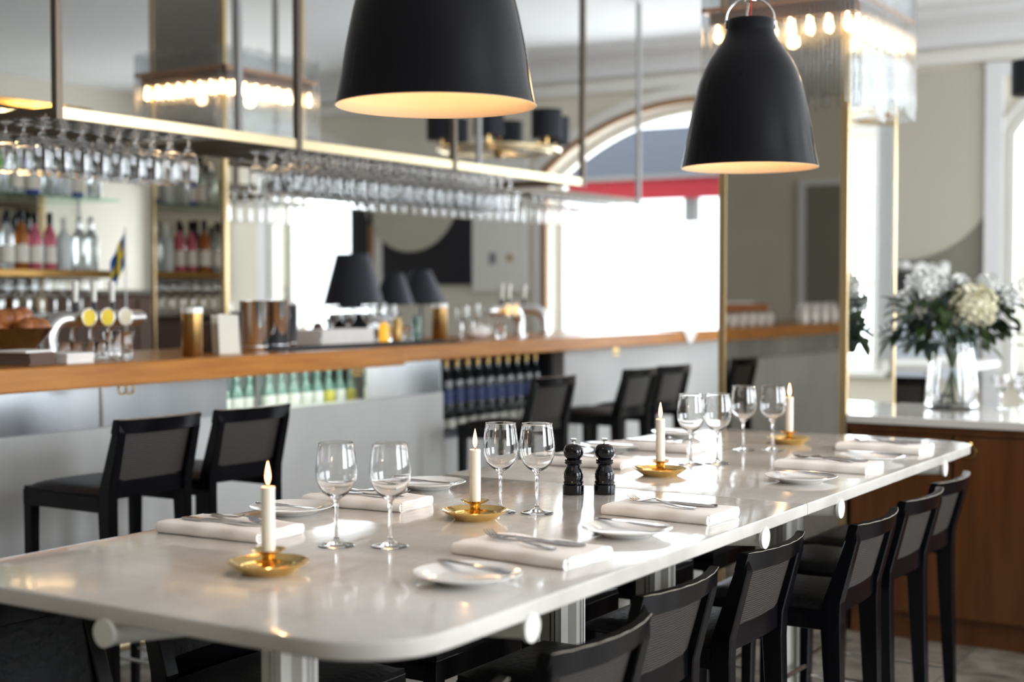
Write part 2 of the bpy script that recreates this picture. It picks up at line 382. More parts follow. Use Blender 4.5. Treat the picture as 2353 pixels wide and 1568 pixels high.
# ceiling vents
for k, (x, y, l, a, m, lb) in enumerate([(7.6, 5.3, .6, 0, 'vent', 'dark ceiling vent slot above the far end of the bar'), (4.55, 5.25, .5, 0, 'vent', 'dark ceiling vent slot to the right of the leftmost rack rod'),
                                 (3.55, 4.6, .5, 0, 'vent', 'dark ceiling vent slot at the top left corner'), (4.35, 5.45, .2, 0, 'antique', 'small brass ceiling fitting behind the leftmost rack rod')]):
    t = thing('ceiling_vent', lb, 'vent', (x, y, HC)); bm = BM(); box(bm, (-.04, -l/2, -.016), (.04, l/2, 0)); obj('frame', bm, m, t)
    bm = BM(); box(bm, (-.02, -l/2+.03, -.02), (.02, l/2-.03, -.016)); obj('slot', bm, 'vent', t)
# outside: pavement, awning with red valance
bm = BM(); box(bm, (10.8, -8, -.25), (24, 18, -.12)); struct('floor_outside', bm, 'paving')
t = thing('street_awning', 'grey street awning with a red valance seen through the arched window', 'awning', (12.2, 5.3, 0))
bm = BM(); prism(bm, [(-.15, 2.93), (.05, 2.93), (.05, 2.62), (-.45, 2.42), (-.5, 2.44)], 'y', -2.0, 2.3); obj('canopy', bm, 'awning', t)
bm = BM(); box(bm, (-.52, -2.0, 2.24), (-.48, 2.3, 2.43)); obj('valance', bm, 'red', t)
bm = BM(); box(bm, (-.56, -2.0, 2.42), (-.46, 2.3, 2.46)); box(bm, (-.48, .10, 2.03), (-.40, .22, 2.25)); obj('awning_rail', bm, 'grey', t)
bm = BM(); box(bm, (0, -2.0, -.12), (.06, -1.94, 2.62)); box(bm, (0, 2.24, -.12), (.06, 2.3, 2.62)); obj('awning_post', bm, 'grey', t)
# boards on the far wall
t = thing('wall_board', 'taupe wall board with a pale round disc beside the white curtain', 'wall decoration', (XF, 2.87, 0))
bm = BM(); box(bm, (-.02, -.31, 1.42), (0, .60, 3.0)); obj('board', bm, 'board', t)
bm = BM(); a0 = [(math.cos(q)*.74+.30, math.sin(q)*.74+2.37) for q in [PI+PI*k/40 for k in range(41)]]
a0 = [(max(-.31, min(.6, u)), v) for u, v in a0]; prism(bm, a0+[(.6, 3.0), (-.31, 3.0)], 'x', -.035, -.02); obj('disc', bm, 'disc', t)
t = thing('wall_board', 'black wall board with a pale half disc behind the hanging glasses', 'wall decoration', (XF, 7.6, 0))
bm = BM(); box(bm, (-.03, -.68, 1.46), (0, .75, 2.3)); obj('board', bm, 'blackboard', t)
bm = BM(); a0 = [(math.cos(q)*.52+.05, math.sin(q)*.52+2.28) for q in [PI+PI*k/30 for k in range(31)]]; prism(bm, a0, 'x', -.05, -.03); obj('disc', bm, 'disc', t)
t = thing('notice_board', 'white notice board with two small marks left of the arched window', 'notice board', (XF-.002, 6.68, 0))
bm = BM(); box(bm, (-.03, -.26, 1.40), (0, .30, 2.62)); obj('board', bm, 'white', t)
bm = BM(); box(bm, (-.035, -.12, 1.66), (-.03, -.06, 1.72)); obj('tan_mark', bm, 'tan', t)
bm = BM(); box(bm, (-.035, .05, 1.64), (-.03, .12, 1.74)); obj('grey_mark', bm, 'grey', t)

# ------------------------------------------------------------------ mirrored pillars with rod chandeliers
def pillar(x, y0, y1, lab, lb2):
    w_, d_ = .65, y1-y0
    t = thing('mirrored_pillar', lab, 'pillar', (x, y0, 0))
    bm = BM(); box(bm, (.012, .012, 0), (w_-.012, d_-.012, HC)); obj('core', bm, 'grey', t)
    bm = BM(); box(bm, (0, .02, 0), (.012, d_-.02, HC)); obj('mirror_panel', bm, 'darkmirror', t)
    bm = BM(); box(bm, (.02, 0, 0), (w_-.02, .012, HC)); obj('mirror_panel', bm, 'mirror', t)
    bm = BM(); box(bm, (w_-.012, .02, 0), (w_, d_-.02, HC)); obj('mirror_panel', bm, 'darkmirror', t)
    bm = BM(); box(bm, (.02, d_-.012, 0), (w_-.02, d_, HC)); obj('mirror_panel', bm, 'mirror', t)
    for cx_, cy_ in ((0, 0), (w_, 0), (0, d_), (w_, d_)):
        bm = BM(); sx = 1 if cx_ == 0 else -1; sy = 1 if cy_ == 0 else -1
        a = (cx_-.004*sx, cy_-.004*sy); b = (cx_+.024*sx, cy_+.03*sy)
        box(bm, (min(a[0], b[0]), min(a[1], b[1]), 0), (max(a[0], b[0]), max(a[1], b[1]), HC), .003); obj('brass_trim', bm, 'trimbrass', t)
    # chandelier around the pillar
    c = thing('rod_chandelier', lb2, 'chandelier', (x, y0, 2.15))
    g = .055; X0, X1, Y0, Y1 = -g, w_+g, -g, d_+g
    bm = BM()
    for (a, b) in (((X0, Y0), (X1, Y0)), ((X1, Y0), (X1, Y1)), ((X1, Y1), (X0, Y1)), ((X0, Y1), (X0, Y0))):
        for zz, th in ((.425, .02),):
            ax, bx = sorted((a[0], b[0])); ay, by = sorted((a[1], b[1]))
            box(bm, (ax-.006+.014*0, ay-.006, zz), (bx+.006, by+.006, zz+th))
    obj('copper_frame', bm, 'copper', c)
    bm = BM(); q = X0+.012
    box(bm, (X0+.02, Y0+.02, .375), (X0+.03, Y1-.02, .425)); box(bm, (X0+.02, Y0+.02, .375), (X1-.02, Y0+.03, .425)); obj('copper_reflector', bm, 'duskcopper', c)
    rods = []
    nA = 36; nB = 42
    for k in range(nA): rods.append((X0-.011, Y1-(Y1-Y0)*(k+.5)/nA))
    for k in range(nB): rods.append((X0+(X1-X0)*(k+.5)/nB, Y0-.011))
    lens = [random.choice((0, 0, .018, .035, .05, .0)) for _ in rods]
    protos = {}
    for (px, py), dz in zip(rods, lens):
        if dz not in protos:
            bm = BM(); lathe(bm, [(0, dz), (.0054, dz+.006), (.0054, .55), (0, .555)], 6)
            protos[dz] = obj('glass_rod', bm, 'rodglass', c, 60); o = protos[dz]
        else: o = protos[dz].copy(); COL.objects.link(o)
        o.parent = c; o.location = (px, py, random.uniform(-.008, .008))
    bm = BM()
    for k in range(40): lathe(bm, [(.0045, random.choice((0, .02, .04))), (.0045, .55)], 5, (X1+.011, Y0+(Y1-Y0)*(k+.5)/40, 0))
    for k in range(46): lathe(bm, [(.0045, random.choice((0, .02, .04))), (.0045, .55)], 5, (X0+(X1-X0)*(k+.5)/46, Y1+.011, 0))
    o = obj('glass_rods', bm, 'rodglass', c); o['kind'] = 'stuff'
    pb = None
    for k in range(8):
        for p in ((X0+.038, Y1-(Y1-Y0)*(k+.6)/8.3, .335), (X0+.09+(X1-X0)*(k+.2)/8.6, Y0+.038, .335)):
            if pb is None:
                bm = BM(); lathe(bm, [(0, -.035), (.010, -.022), (.013, -.004), (.009, .015), (.006, .022), (.006, .04), (0, .04)], 10); pb = obj('bulb', bm, 'bulb', c, 180); o = pb
            else: o = pb.copy(); COL.objects.link(o)
            o.parent = c; o.location = p
    l = bpy.data.lights.new('chandelier_light', 'POINT'); l.energy = .45; l.color = (1, .66, .36); l.shadow_soft_size = .03
    for p in ((X0-.06, (Y0+Y1)/2, .3), ((X0+X1)/2, Y0-.06, .3)):
        lo = bpy.data.objects.new('chandelier_light', l); COL.objects.link(lo); lo.parent = c; lo.location = p
pillar(5.62, 1.92, 2.48, 'square mirror-clad pillar with brass edges where the walnut cabinet begins', 'glass rod chandelier wrapped round the pillar beside the walnut cabinet')
pillar(5.62, 5.33, 5.88, 'square mirror-clad pillar with brass edges behind the bar', 'glass rod chandelier wrapped round the pillar behind the bar')

# ------------------------------------------------------------------ walnut cabinet with marble counter
CX = 5.63
t = thing('walnut_cabinet', 'long walnut sideboard cabinet standing against the right-hand pillar', 'cabinet', (CX, -1.6, 0))
bm = BM(); box(bm, (.02, 0, .10), (.66, 3.51, .868)); obj('body', bm, 'cabwood', t)
bm = BM(); box(bm, (.05, 0, 0), (.63, 3.51, .10)); obj('plinth', bm, 'cabwood', t)
bm = BM(); box(bm, (0, 0, .835), (.03, 3.51, .868), .003); obj('top_rail', bm, 'cabwood', t)
ed = [3.505, 3.092, 2.30, 1.50, .72, .01]
ring = None
for a, b in zip(ed, ed[1:]):
    bm = BM(); box(bm, (-.002, b+.006, .115), (.02, a-.006, .83), .003); d = obj('door', bm, 'cabwood', t)
    if a < 3.4:
        if ring is None:
            bm = BM(); torus(bm, .024, .0035, (-.012, 0, -.024), 'x', 20, 6); lathe(bm, [(.008, 0), (.006, .012)], 10); 
            ring = obj('ring_handle', bm, 'brass', d, 60); o = ring
        else: o = ring.copy(); COL.objects.link(o)
        o.parent = d; o.location = (-.004, a-.07, .80)
bm = BM(); box(bm, (CX-.03, -1.62, .868), (CX+.70, 1.912, .90), .004); tag(obj('marble_counter', bm, 'marble'), 'grey-white marble slab lying on the walnut sideboard', 'countertop')

# ------------------------------------------------------------------ bar counter
BY = 3.84
t = thing('bar_counter', 'long bar with honey-coloured wooden top and pale stone front', 'bar', (0, 0, 0))
bm = BM(); box(bm, (-1.0, BY-.03, 1.068), (5.17, 4.55, 1.15), .006); obj('wooden_top', bm, 'barwood', t)
bm = BM(); box(bm, (5.171, BY, 1.078), (9.6, 4.55, 1.15), .006); obj('wooden_top', bm, 'barwood', t)
bm = BM(); box(bm, (-1.0, 4.04, 0), (5.80, 4.12, .90), .004); obj('stone_panel', bm, 'stone', t)
bm = BM(); box(bm, (5.80, 4.04, 0), (7.0, 4.12, .66), .004); obj('stone_panel', bm, 'stone', t)
bm = BM(); box(bm, (7.0, 4.04, 0), (9.6, 4.12, 1.078), .004); obj('stone_panel', bm, 'stone', t)
bm = BM(); box(bm, (-1.0, 4.12, .77), (5.80, 4.42, .79)); box(bm, (-1.0, 4.42, .0), (5.80, 4.45, 1.068)); box(bm, (5.79, 4.06, .79), (5.81, 4.42, 1.07)); obj('display_lining', bm, 'casegrey', t)
bm = BM(); box(bm, (5.82, 4.12, .66), (7.0, 4.42, .69)); box(bm, (5.81, 4.40, .0), (9.6, 4.45, 1.07)); box(bm, (6.98, 4.12, .69), (7.0, 4.40, 1.07)); obj('rack_lining', bm, 'dark', t)
bm = BM(); box(bm, (4.28, 4.055, .905), (5.20, 4.061, 1.066)); obj('display_glass', bm, 'pane', t)
bm = BM(); box(bm, (-1.0, 4.055, .901), (4.28, 4.061, 1.067)); obj('satin_band', bm, 'bandmetal', t)
bm = BM(); box(bm, (5.20, 4.055, .901), (5.79, 4.061, 1.067)); obj('satin_band', bm, 'bandmetal', t)
bm = BM(); box(bm, (4.30, 4.075, 1.055), (5.18, 4.095, 1.066)); obj('case_light', bm, 'caselight', t)
bm = BM(); 
for x in (-.2, .8, 1.8, 2.7, 3.62, 4.45, 5.2): box(bm, (x-.006, 4.05, .90), (x+.006, 4.066, 1.068))
obj('glass_joint', bm, 'steel', t)
bm = BM(); box(bm, (-1.0, 4.7, .0), (9.6, 5.2, .88)); obj('working_counter', bm, 'steel', t)
bm = BM(); tube(bm, [(-1, 3.88, .13), (9.6, 3.88, .13)], .024, 14); obj('foot_rail', bm, 'palebrass', t, 60)
bm = BM()
for x in (0, 1.5, 2.9, 4.4, 5.9, 7.4, 8.9): tube(bm, [(x, 3.88, .13), (x, 4.04, .13)], .012, 8)
obj('rail_bracket', bm, 'palebrass', t, 60)
for x in (3.57, 4.90, 7.3):
    bm = BM(); torus(bm, .018, .004, (x-.018, BY+.03, 1.05), 'y', 16, 6); torus(bm, .018, .004, (x+.018, BY+.03, 1.05), 'y', 16, 6); obj('bag_hook', bm, 'brass', t, 60)

# bottles ---------------------------------------------------------
def bottle(name, m, h=.30, r=.037, neck=.014, lab=None, cap=None, sh=.62, labz=(.12, .42)):
    bm = BM(); lathe(bm, [(0, 0), (r*.9, 0), (r, .008), (r, h*sh), (r*.9, h*(sh+.05)), (neck*1.3, h*(sh+.16)), (neck, h*(sh+.22)), (neck, h*.97), (neck*1.15, h*.975), (neck*1.15, h), (0, h)], 16)
    o = obj(name, bm, m, None, 50)
    if lab:
        bm = BM(); lathe(bm, [(r+.0012, h*labz[0]), (r+.0012, h*labz[1])], 16, capb=False, capt=False); obj('label', bm, lab, o, 180)
    if cap:
        bm = BM(); lathe(bm, [(neck+.002, h*.80), (neck+.003, h*.99), (neck*.9, h+.006), (0, h+.006)], 12); obj('cap', bm, cap, o, 50)
    return o
g1 = bottle('green_bottle', 'greenglass', .26, .031, .012, 'label', 'greenglass', .62, (.38, .60))
g2 = bottle('green_bottle', 'greenglass', .26, .031, .012, 'ylabel', 'greenglass', .62, (.38, .60))
tag(g1, '', 'bottle', 'green bottles behind the bar front glass'); tag(g2, '', 'bottle', 'green bottles behind the bar front glass')
for k in range(12):
    x = 4.36+k*.082 if k > 3 else 4.33+k*.078
    y2 = k in (9, 11)
    put('g2' if y2 else 'g1', g2 if y2 else g1, (x, 4.20, .79), k*.7, '%s bottle from the left behind the bar front glass, green with a %s label' % (ORD[k], 'yellow' if y2 else 'white'))
ch = bottle('champagne_bottle', 'champ', .27, .040, .015, 'bluelabel', 'goldfoil', .52, (.10, .36)); tag(ch, '', 'bottle', 'champagne bottles in the bar front rack')
for k in range(11): put('ch', ch, (5.93+k*.099, 4.19, .795), 0, '%s dark bottle from the left in the open rack, gold neck and blue label' % ORD[k])
bm = BM(); box(bm, (5.82, 4.09, .775), (6.98, 4.38, .795)); tag(obj('bottle_shelf', bm, 'steel'), 'steel shelf under the dark gold-necked bottles in the bar front', 'shelf')
w1 = bottle('low_jar', 'champ', .075, .034, .030, 'label', None, .8, (.1, .7))
tag(w1, '', 'jar', 'low jars under the champagne shelf')
for k in range(11): put('w1', w1, (5.93+k*.099, 4.17, .69), 0, '%s pale-labelled low jar from the left beneath the dark bottles' % ORD[k])

# back-bar partition with mirror, shelves -------------------------------------------------
PY = 6.34
t = thing('back_bar', 'mirror-backed back bar cabinet at the left behind the taps', 'back bar', (0, 0, 0))
bm = BM(); box(bm, (-1.0, PY, 0), (5.52, PY+.12, 2.42)); obj('body', bm, 'grey', t)
bm = BM(); box(bm, (-1.0, PY-.008, 1.0), (5.50, PY, 2.38)); obj('mirror_panel', bm, 'mirror', t)
bm = BM(); box(bm, (-1.0, PY-.10, 2.38), (5.53, PY+.13, 2.42), .004); obj('brass_cornice', bm, 'brass', t)
bm = BM(); box(bm, (-1.0, PY-.02, .98), (5.50, PY-.008, 1.25)); obj('dark_splashback', bm, 'brownnap', t)
bm = BM(); box(bm, (-1.0, 5.98, 0), (5.52, PY, .98)); obj('base_cabinet', bm, 'darkb', t)
bm = BM(); box(bm, (-1.0, 6.02, 1.895), (5.52, PY-.01, 1.907)); tag(obj('glass_shelf', bm, 'shelfglass'), 'green-edged glass shelf holding the upper row of bottles', 'shelf')
bm = BM(); box(bm, (-1.0, 6.02, 1.475), (5.52, PY-.01, 1.515), .004); tag(obj('wooden_shelf', bm, 'antique'), 'brass-fronted shelf holding the lower row of bottles', 'shelf')
bm = BM(); box(bm, (-1.0, 6.02, 1.255), (5.52, PY-.01, 1.275), .003); tag(obj('steel_shelf', bm, 'steel'), 'narrow steel shelf of stemmed glasses under the bottle shelves', 'shelf')
kinds = [('clearb', 'label', 'black', 'clear', .30, .036), ('darkb', 'label', 'black', 'dark', .33, .036), ('amberb', 'label', 'black', 'amber', .31, .038), ('pinkb', 'label', 'black', 'pink', .30, .034),
         ('frost', 'frost', 'white', 'frosted', .28, .040), ('clearb', None, 'chrome', 'plain clear', .29, .042), ('limeb', 'ylabel', 'goldfoil', 'lime green', .29, .038), ('blueb', 'label', 'chrome', 'blue', .27, .04)]
PB = []
for m, lb, cp, nm, h, r_ in kinds:
    o = bottle('spirit_bottle', m, h, r_, .014, lb, cp, .6); tag(o, '', 'bottle'); PB.append(o)
seq_low = [1, 0, 1, 0, 2, 1, 3, 0, 1, 0, 0, 2, 3, 3, 4, 5, 5]
seq_up = [0, 5, 0, 2, 0, 0, 6, 6, 5, 0, 7, 5, 4, 7, 5]
for row, (seq, z, nm) in enumerate(((seq_low, 1.515, 'lower'), (seq_up, 1.907, 'upper'))):
    for k, q in enumerate(seq):
        x = 5.44-(len(seq)-1-k)*.098; o = PB[q]
        put('pb%d' % q, o, (x, 6.14+random.uniform(-.03, .03), z), 0, '%s bottle from the right end of the %s bottle shelf, %s glass' % (ORD[len(seq)-1-k], nm, kinds[q][3]), 'bottles on the %s back bar shelf' % nm)
for k in range(18):   # further along, seen in the pillar's mirror
    q = [1, 0, 3, 2, 0, 4][k % 6]; put('pb%d' % q, PB[q], (3.72-k*.1, 6.16, 1.515), 0, '%s bottle in the %s glass row, reflected in the mirrored pillar' % (ORD[k], kinds[q][3]), 'mirrored lower bottles')
    q = [5, 6, 0, 0, 2, 7][k % 6]; put('pb%d' % q, PB[q], (3.9-k*.1, 6.16, 1.907), 0, '%s upper bottle in %s glass, reflected in the mirrored pillar' % (ORD[k], kinds[q][3]), 'mirrored upper bottles')

# ------------------------------------------------------------------ stemware
def wine_glass(name, seg=28, hang=False, s=1.0, m='glass'):
    o_ = [(0, .0005), (.036, .0008), (.0368, .0016), (.030, .0035), (.016, .0065), (.0075, .011), (.0042, .020), (.0036, .045), (.0038, .075), (.0050, .089), (.010, .0945), (.022, .102), (.0325, .114), (.0392, .131), (.0405, .147), (.0390, .167), (.0362, .187), (.0343, .2022), (.0341, .2030), (.0337, .2034)]
    i_ = [(.0334, .2030), (.0333, .2022), (.0354, .187), (.0381, .167), (.0396, .147), (.0383, .131), (.0315, .1155), (.021, .1045), (.009, .0985), (0, .0975)]
    if hang:
        o_ = [(.030, 0), (.033, .003), (.010, .008), (.004, .014), (.0038, .038), (.006, .048), (.020, .060), (.032, .078), (.0365, .102), (.0360, .135), (.0335, .170), (.0318, .1838), (.0316, .1845), (.0313, .185)]
        i_ = [(.0310, .1845), (.0309, .1838), (.0326, .170), (.0352, .135), (.0357, .102), (.0312, .079), (.019, .062), (0, .054)]
    bm = BM(); pr = [(r*s, z*s) for r, z in o_+i_]
    if hang: pr = [(r, -z) for r, z in pr]; lathe(bm, [(0, 0)]+pr, seg)
    else: lathe(bm, pr, seg)
    return obj(name, bm, m, None, 180)
wg = wine_glass('wine_glass', 40); tag(wg, '', 'wine glass', 'wine glasses along the middle of the marble table')
TZ = .9014
for (x, y), lb in zip([(2.165, 1.764), (2.213, 1.669), (2.692, 1.719), (2.725, 1.643), (3.731, 1.733), (3.791, 1.677), (4.146, 1.746), (4.195, 1.668)],
    ['empty wine glass nearest the leftmost candle', 'empty wine glass, right one of the pair beside the leftmost candle', 'empty wine glass directly behind the second candle', 'empty wine glass just left of the pepper mills',
     'empty wine glass behind the third candle, left of its pair', 'empty wine glass behind the third candle, right of its pair', 'empty wine glass of the farthest pair, left one', 'empty wine glass in front of the farthest candle']):
    put('wg', wg, (x, y, TZ), random.uniform(0, 3), lb)

# ------------------------------------------------------------------ hanging glass rack
RZ = 2.005
t = thing('glass_rack', 'brass-railed glass rack hanging from the ceiling above the bar', 'glass rack', (0, 0, 0))
def rail(a, b, y0, y1, nm='brass_rail', m='palebrass'):
    bm = BM(); box(bm, (a, y0, RZ), (b, y1, RZ+.042), .002); return obj(nm, bm, m, t)
rail(3.40, 7.12, 3.99, 4.005); rail(1.2, 8.95, 4.55, 4.565, 'rear_rail', 'bronze')
for x in (3.40, 4.62, 7.10):
    rail(x-.012, x+.012, 4.005, 4.55, 'cross_bar', 'bronze')
for x, y in ((3.385, 3.998), (4.66, 3.998), (5.83, 3.998), (7.13, 3.998), (8.93, 4.558), (4.9, 4.558), (6.9, 4.558), (2.0, 4.558)):
    bm = BM(); box(bm, (x-.014, y-.014, RZ-.004), (x+.014, y+.014, HC)); obj('ceiling_rod', bm, 'bronze' if y < 4.2 else 'greyrod', t)
slots = [3.45+.088*k for k in range(-1, 35) if not (7 < k < 14)]
bm0 = None
for x in slots+[4.12+.088*k for k in range(2, 6)]:
    bm = BM()
    for dx in (-.022, .022): box(bm, (x+dx-.003, 4.005, RZ+.004), (x+dx+.003, 4.55, RZ+.010))
    obj('slot_bar', bm, 'bronze', t)
hg = wine_glass('hanging_wine_glass', 18, True); tag(hg, '', 'wine glass', 'wine glasses hanging in the front rack')
k = 0
left = [x for x in slots if x < 4.2 and x > 3.25]; right = [x for x in slots if 4.6 < x < 6.9]
for i, x in enumerate(left):
    for jn, (y, w_) in enumerate(((4.05, 'nearest the brass rail'), (4.15, 'second from the brass rail'), (4.25, 'third from the brass rail'))):
        put('hg', hg, (x, y+random.uniform(-.006, .006), RZ+.004), 0, 'hanging wine glass in the left cluster, %s slot, %s' % (ORD[i], w_))
for i, x in enumerate(right):
    for jn, (y, w_) in enumerate(((4.05, 'nearest the brass rail'), (4.15, 'second from the brass rail'), (4.25, 'third from the brass rail'))):
        put('hg', hg, (x, y+random.uniform(-.006, .006), RZ+.004), 0, 'hanging wine glass in the long right cluster, %s slot, %s' % (ORD[i], w_))
# rear rack row
bm = BM()
for x in [5.2+.095*k for k in range(39)]:
    box(bm, (x-.025, 4.565, RZ+.004), (x-.019, 4.80, RZ+.010)); box(bm, (x+.019, 4.565, RZ+.004), (x+.025, 4.80, RZ+.010))
box(bm, (5.1, 4.80, RZ), (8.95, 4.815, RZ+.03)); obj('rear_slot_bars', bm, 'bronze', t)['kind'] = 'stuff'
for i in range(39):
    if i % 13 == 12: continue
    put('hg', hg, (5.2+.095*i, 4.64, RZ+.004), 0, 'wine glass hanging in the rear rack, place %s of the %s third' % (ORD[i % 13], ('near', 'middle', 'far')[i//13]), 'wine glasses hanging in the rear rack')
rg = wine_glass('stemmed_glass', 16, False, .95); tag(rg, '', 'stemmed glass', 'stemmed glasses on the steel back bar shelf')
for k in range(13): put('rg', rg, (5.42-k*.088, 6.12, 1.275), 0, 'stemmed glass on the narrow steel shelf, %s from its right end' % ORD[k])

# ------------------------------------------------------------------ marble table
TX0, TX1, TY0, TY1 = 1.560, 4.806, 1.180, 2.215; SEAM = 3.19
t = thing('marble_table', 'long high dining table with two joined white marble slabs', 'table', (0, 0, 0))
def slab(x0, x1, round0, round1):
    bm = BM(); R = .15; pts = []
    def arc(cx_, cy_, a0, n=10): return [(cx_+R*math.cos(a0+PI/2*i/n), cy_+R*math.sin(a0+PI/2*i/n)) for i in range(n+1)]
    if round0: pts += arc(x0+R, TY1-R, PI/2) + arc(x0+R, TY0+R, PI)
    else: pts += [(x0, TY1), (x0, TY0)]
    if round1: pts += arc(x1-R, TY0+R, 3*PI/2) + arc(x1-R, TY1-R, 0)
    else: pts += [(x1, TY0), (x1, TY1)]
    prism(bm, pts, 'z', TZ-.029, TZ)
    bmesh.ops.recalc_face_normals(bm, faces=bm.faces[:])
    es = [e for e in bm.edges if abs(e.verts[0].co.z-e.verts[1].co.z) < 1e-6]
    bmesh.ops.bevel(bm, geom=es, offset=.006, segments=3, affect='EDGES', profile=.6)
    return obj('marble_slab', bm, 'marble', t, 35)
slab(TX0, SEAM-.0012, True, False); slab(SEAM+.0012, TX1, False, True)
for x in (1.94, 2.925, 3.42, 4.37):
    bm = BM(); tube(bm, [(x, TY0+.003, TZ-.040), (x, 1.69, TZ-.062), (x, TY1-.003, TZ-.040)], [.021, .040, .021], 20); obj('support_tube', bm, 'offwhite', t, 60)
    for s in (0, 1):
        bm = BM(); y = (TY0-.003, TY1+.003)[s]; y2 = (TY0+.004, TY1-.004)[s]
        tube(bm, [(x, y, TZ-.042), (x, y2, TZ-.042)], .0245, 28); obj('end_disc', bm, 'offwhite', t, 60)
    bm = BM(); w_ = .048; c_ = .014
    pts = []
    for sx, sy in ((1, 1), (-1, 1), (-1, -1), (1, -1)):
        q = [(w_, c_), (w_, w_*.45), (w_*.62, w_*.62), (w_*.45, w_), (c_, w_)]
        q = [(a*sx, b*sy) for a, b in q]
        if sx*sy < 0: q = q[::-1]
        pts += q
        if sx > 0 and sy > 0: pass
    prism(bm, [(x+a, 1.69+b) for a, b in pts], 'z', .02, TZ-.06); obj('column_leg', bm, 'offwhite', t, 25)
    bm = BM()
    for dx, dy in ((.05, .006), (.05, -.006), (-.05, .006), (-.05, -.006), (.006, .05), (-.006, .05), (.006, -.05), (-.006, -.05)):
        box(bm, (x+dx-.0015, 1.69+dy-.0015, .02), (x+dx+.0015, 1.69+dy+.0015, TZ-.06))
    obj('leg_groove', bm, 'steel', t)
    bm = BM(); lathe(bm, [(.17, 0), (.17, .012), (.06, .022), (0, .022)], 28, (x, 1.69, 0)); obj('foot_plate', bm, 'offwhite', t, 40)
bm = BM(); tube(bm, [(TX0+.003, 1.745, TZ-.045), (1.94, 1.72, TZ-.066)], [.021, .042], 20); obj('support_tube', bm, 'offwhite', t, 60)
bm = BM(); tube(bm, [(TX0-.006, 1.742, TZ-.045), (TX0+.004, 1.742, TZ-.045)], .0228, 28); obj('end_disc', bm, 'offwhite', t, 60)

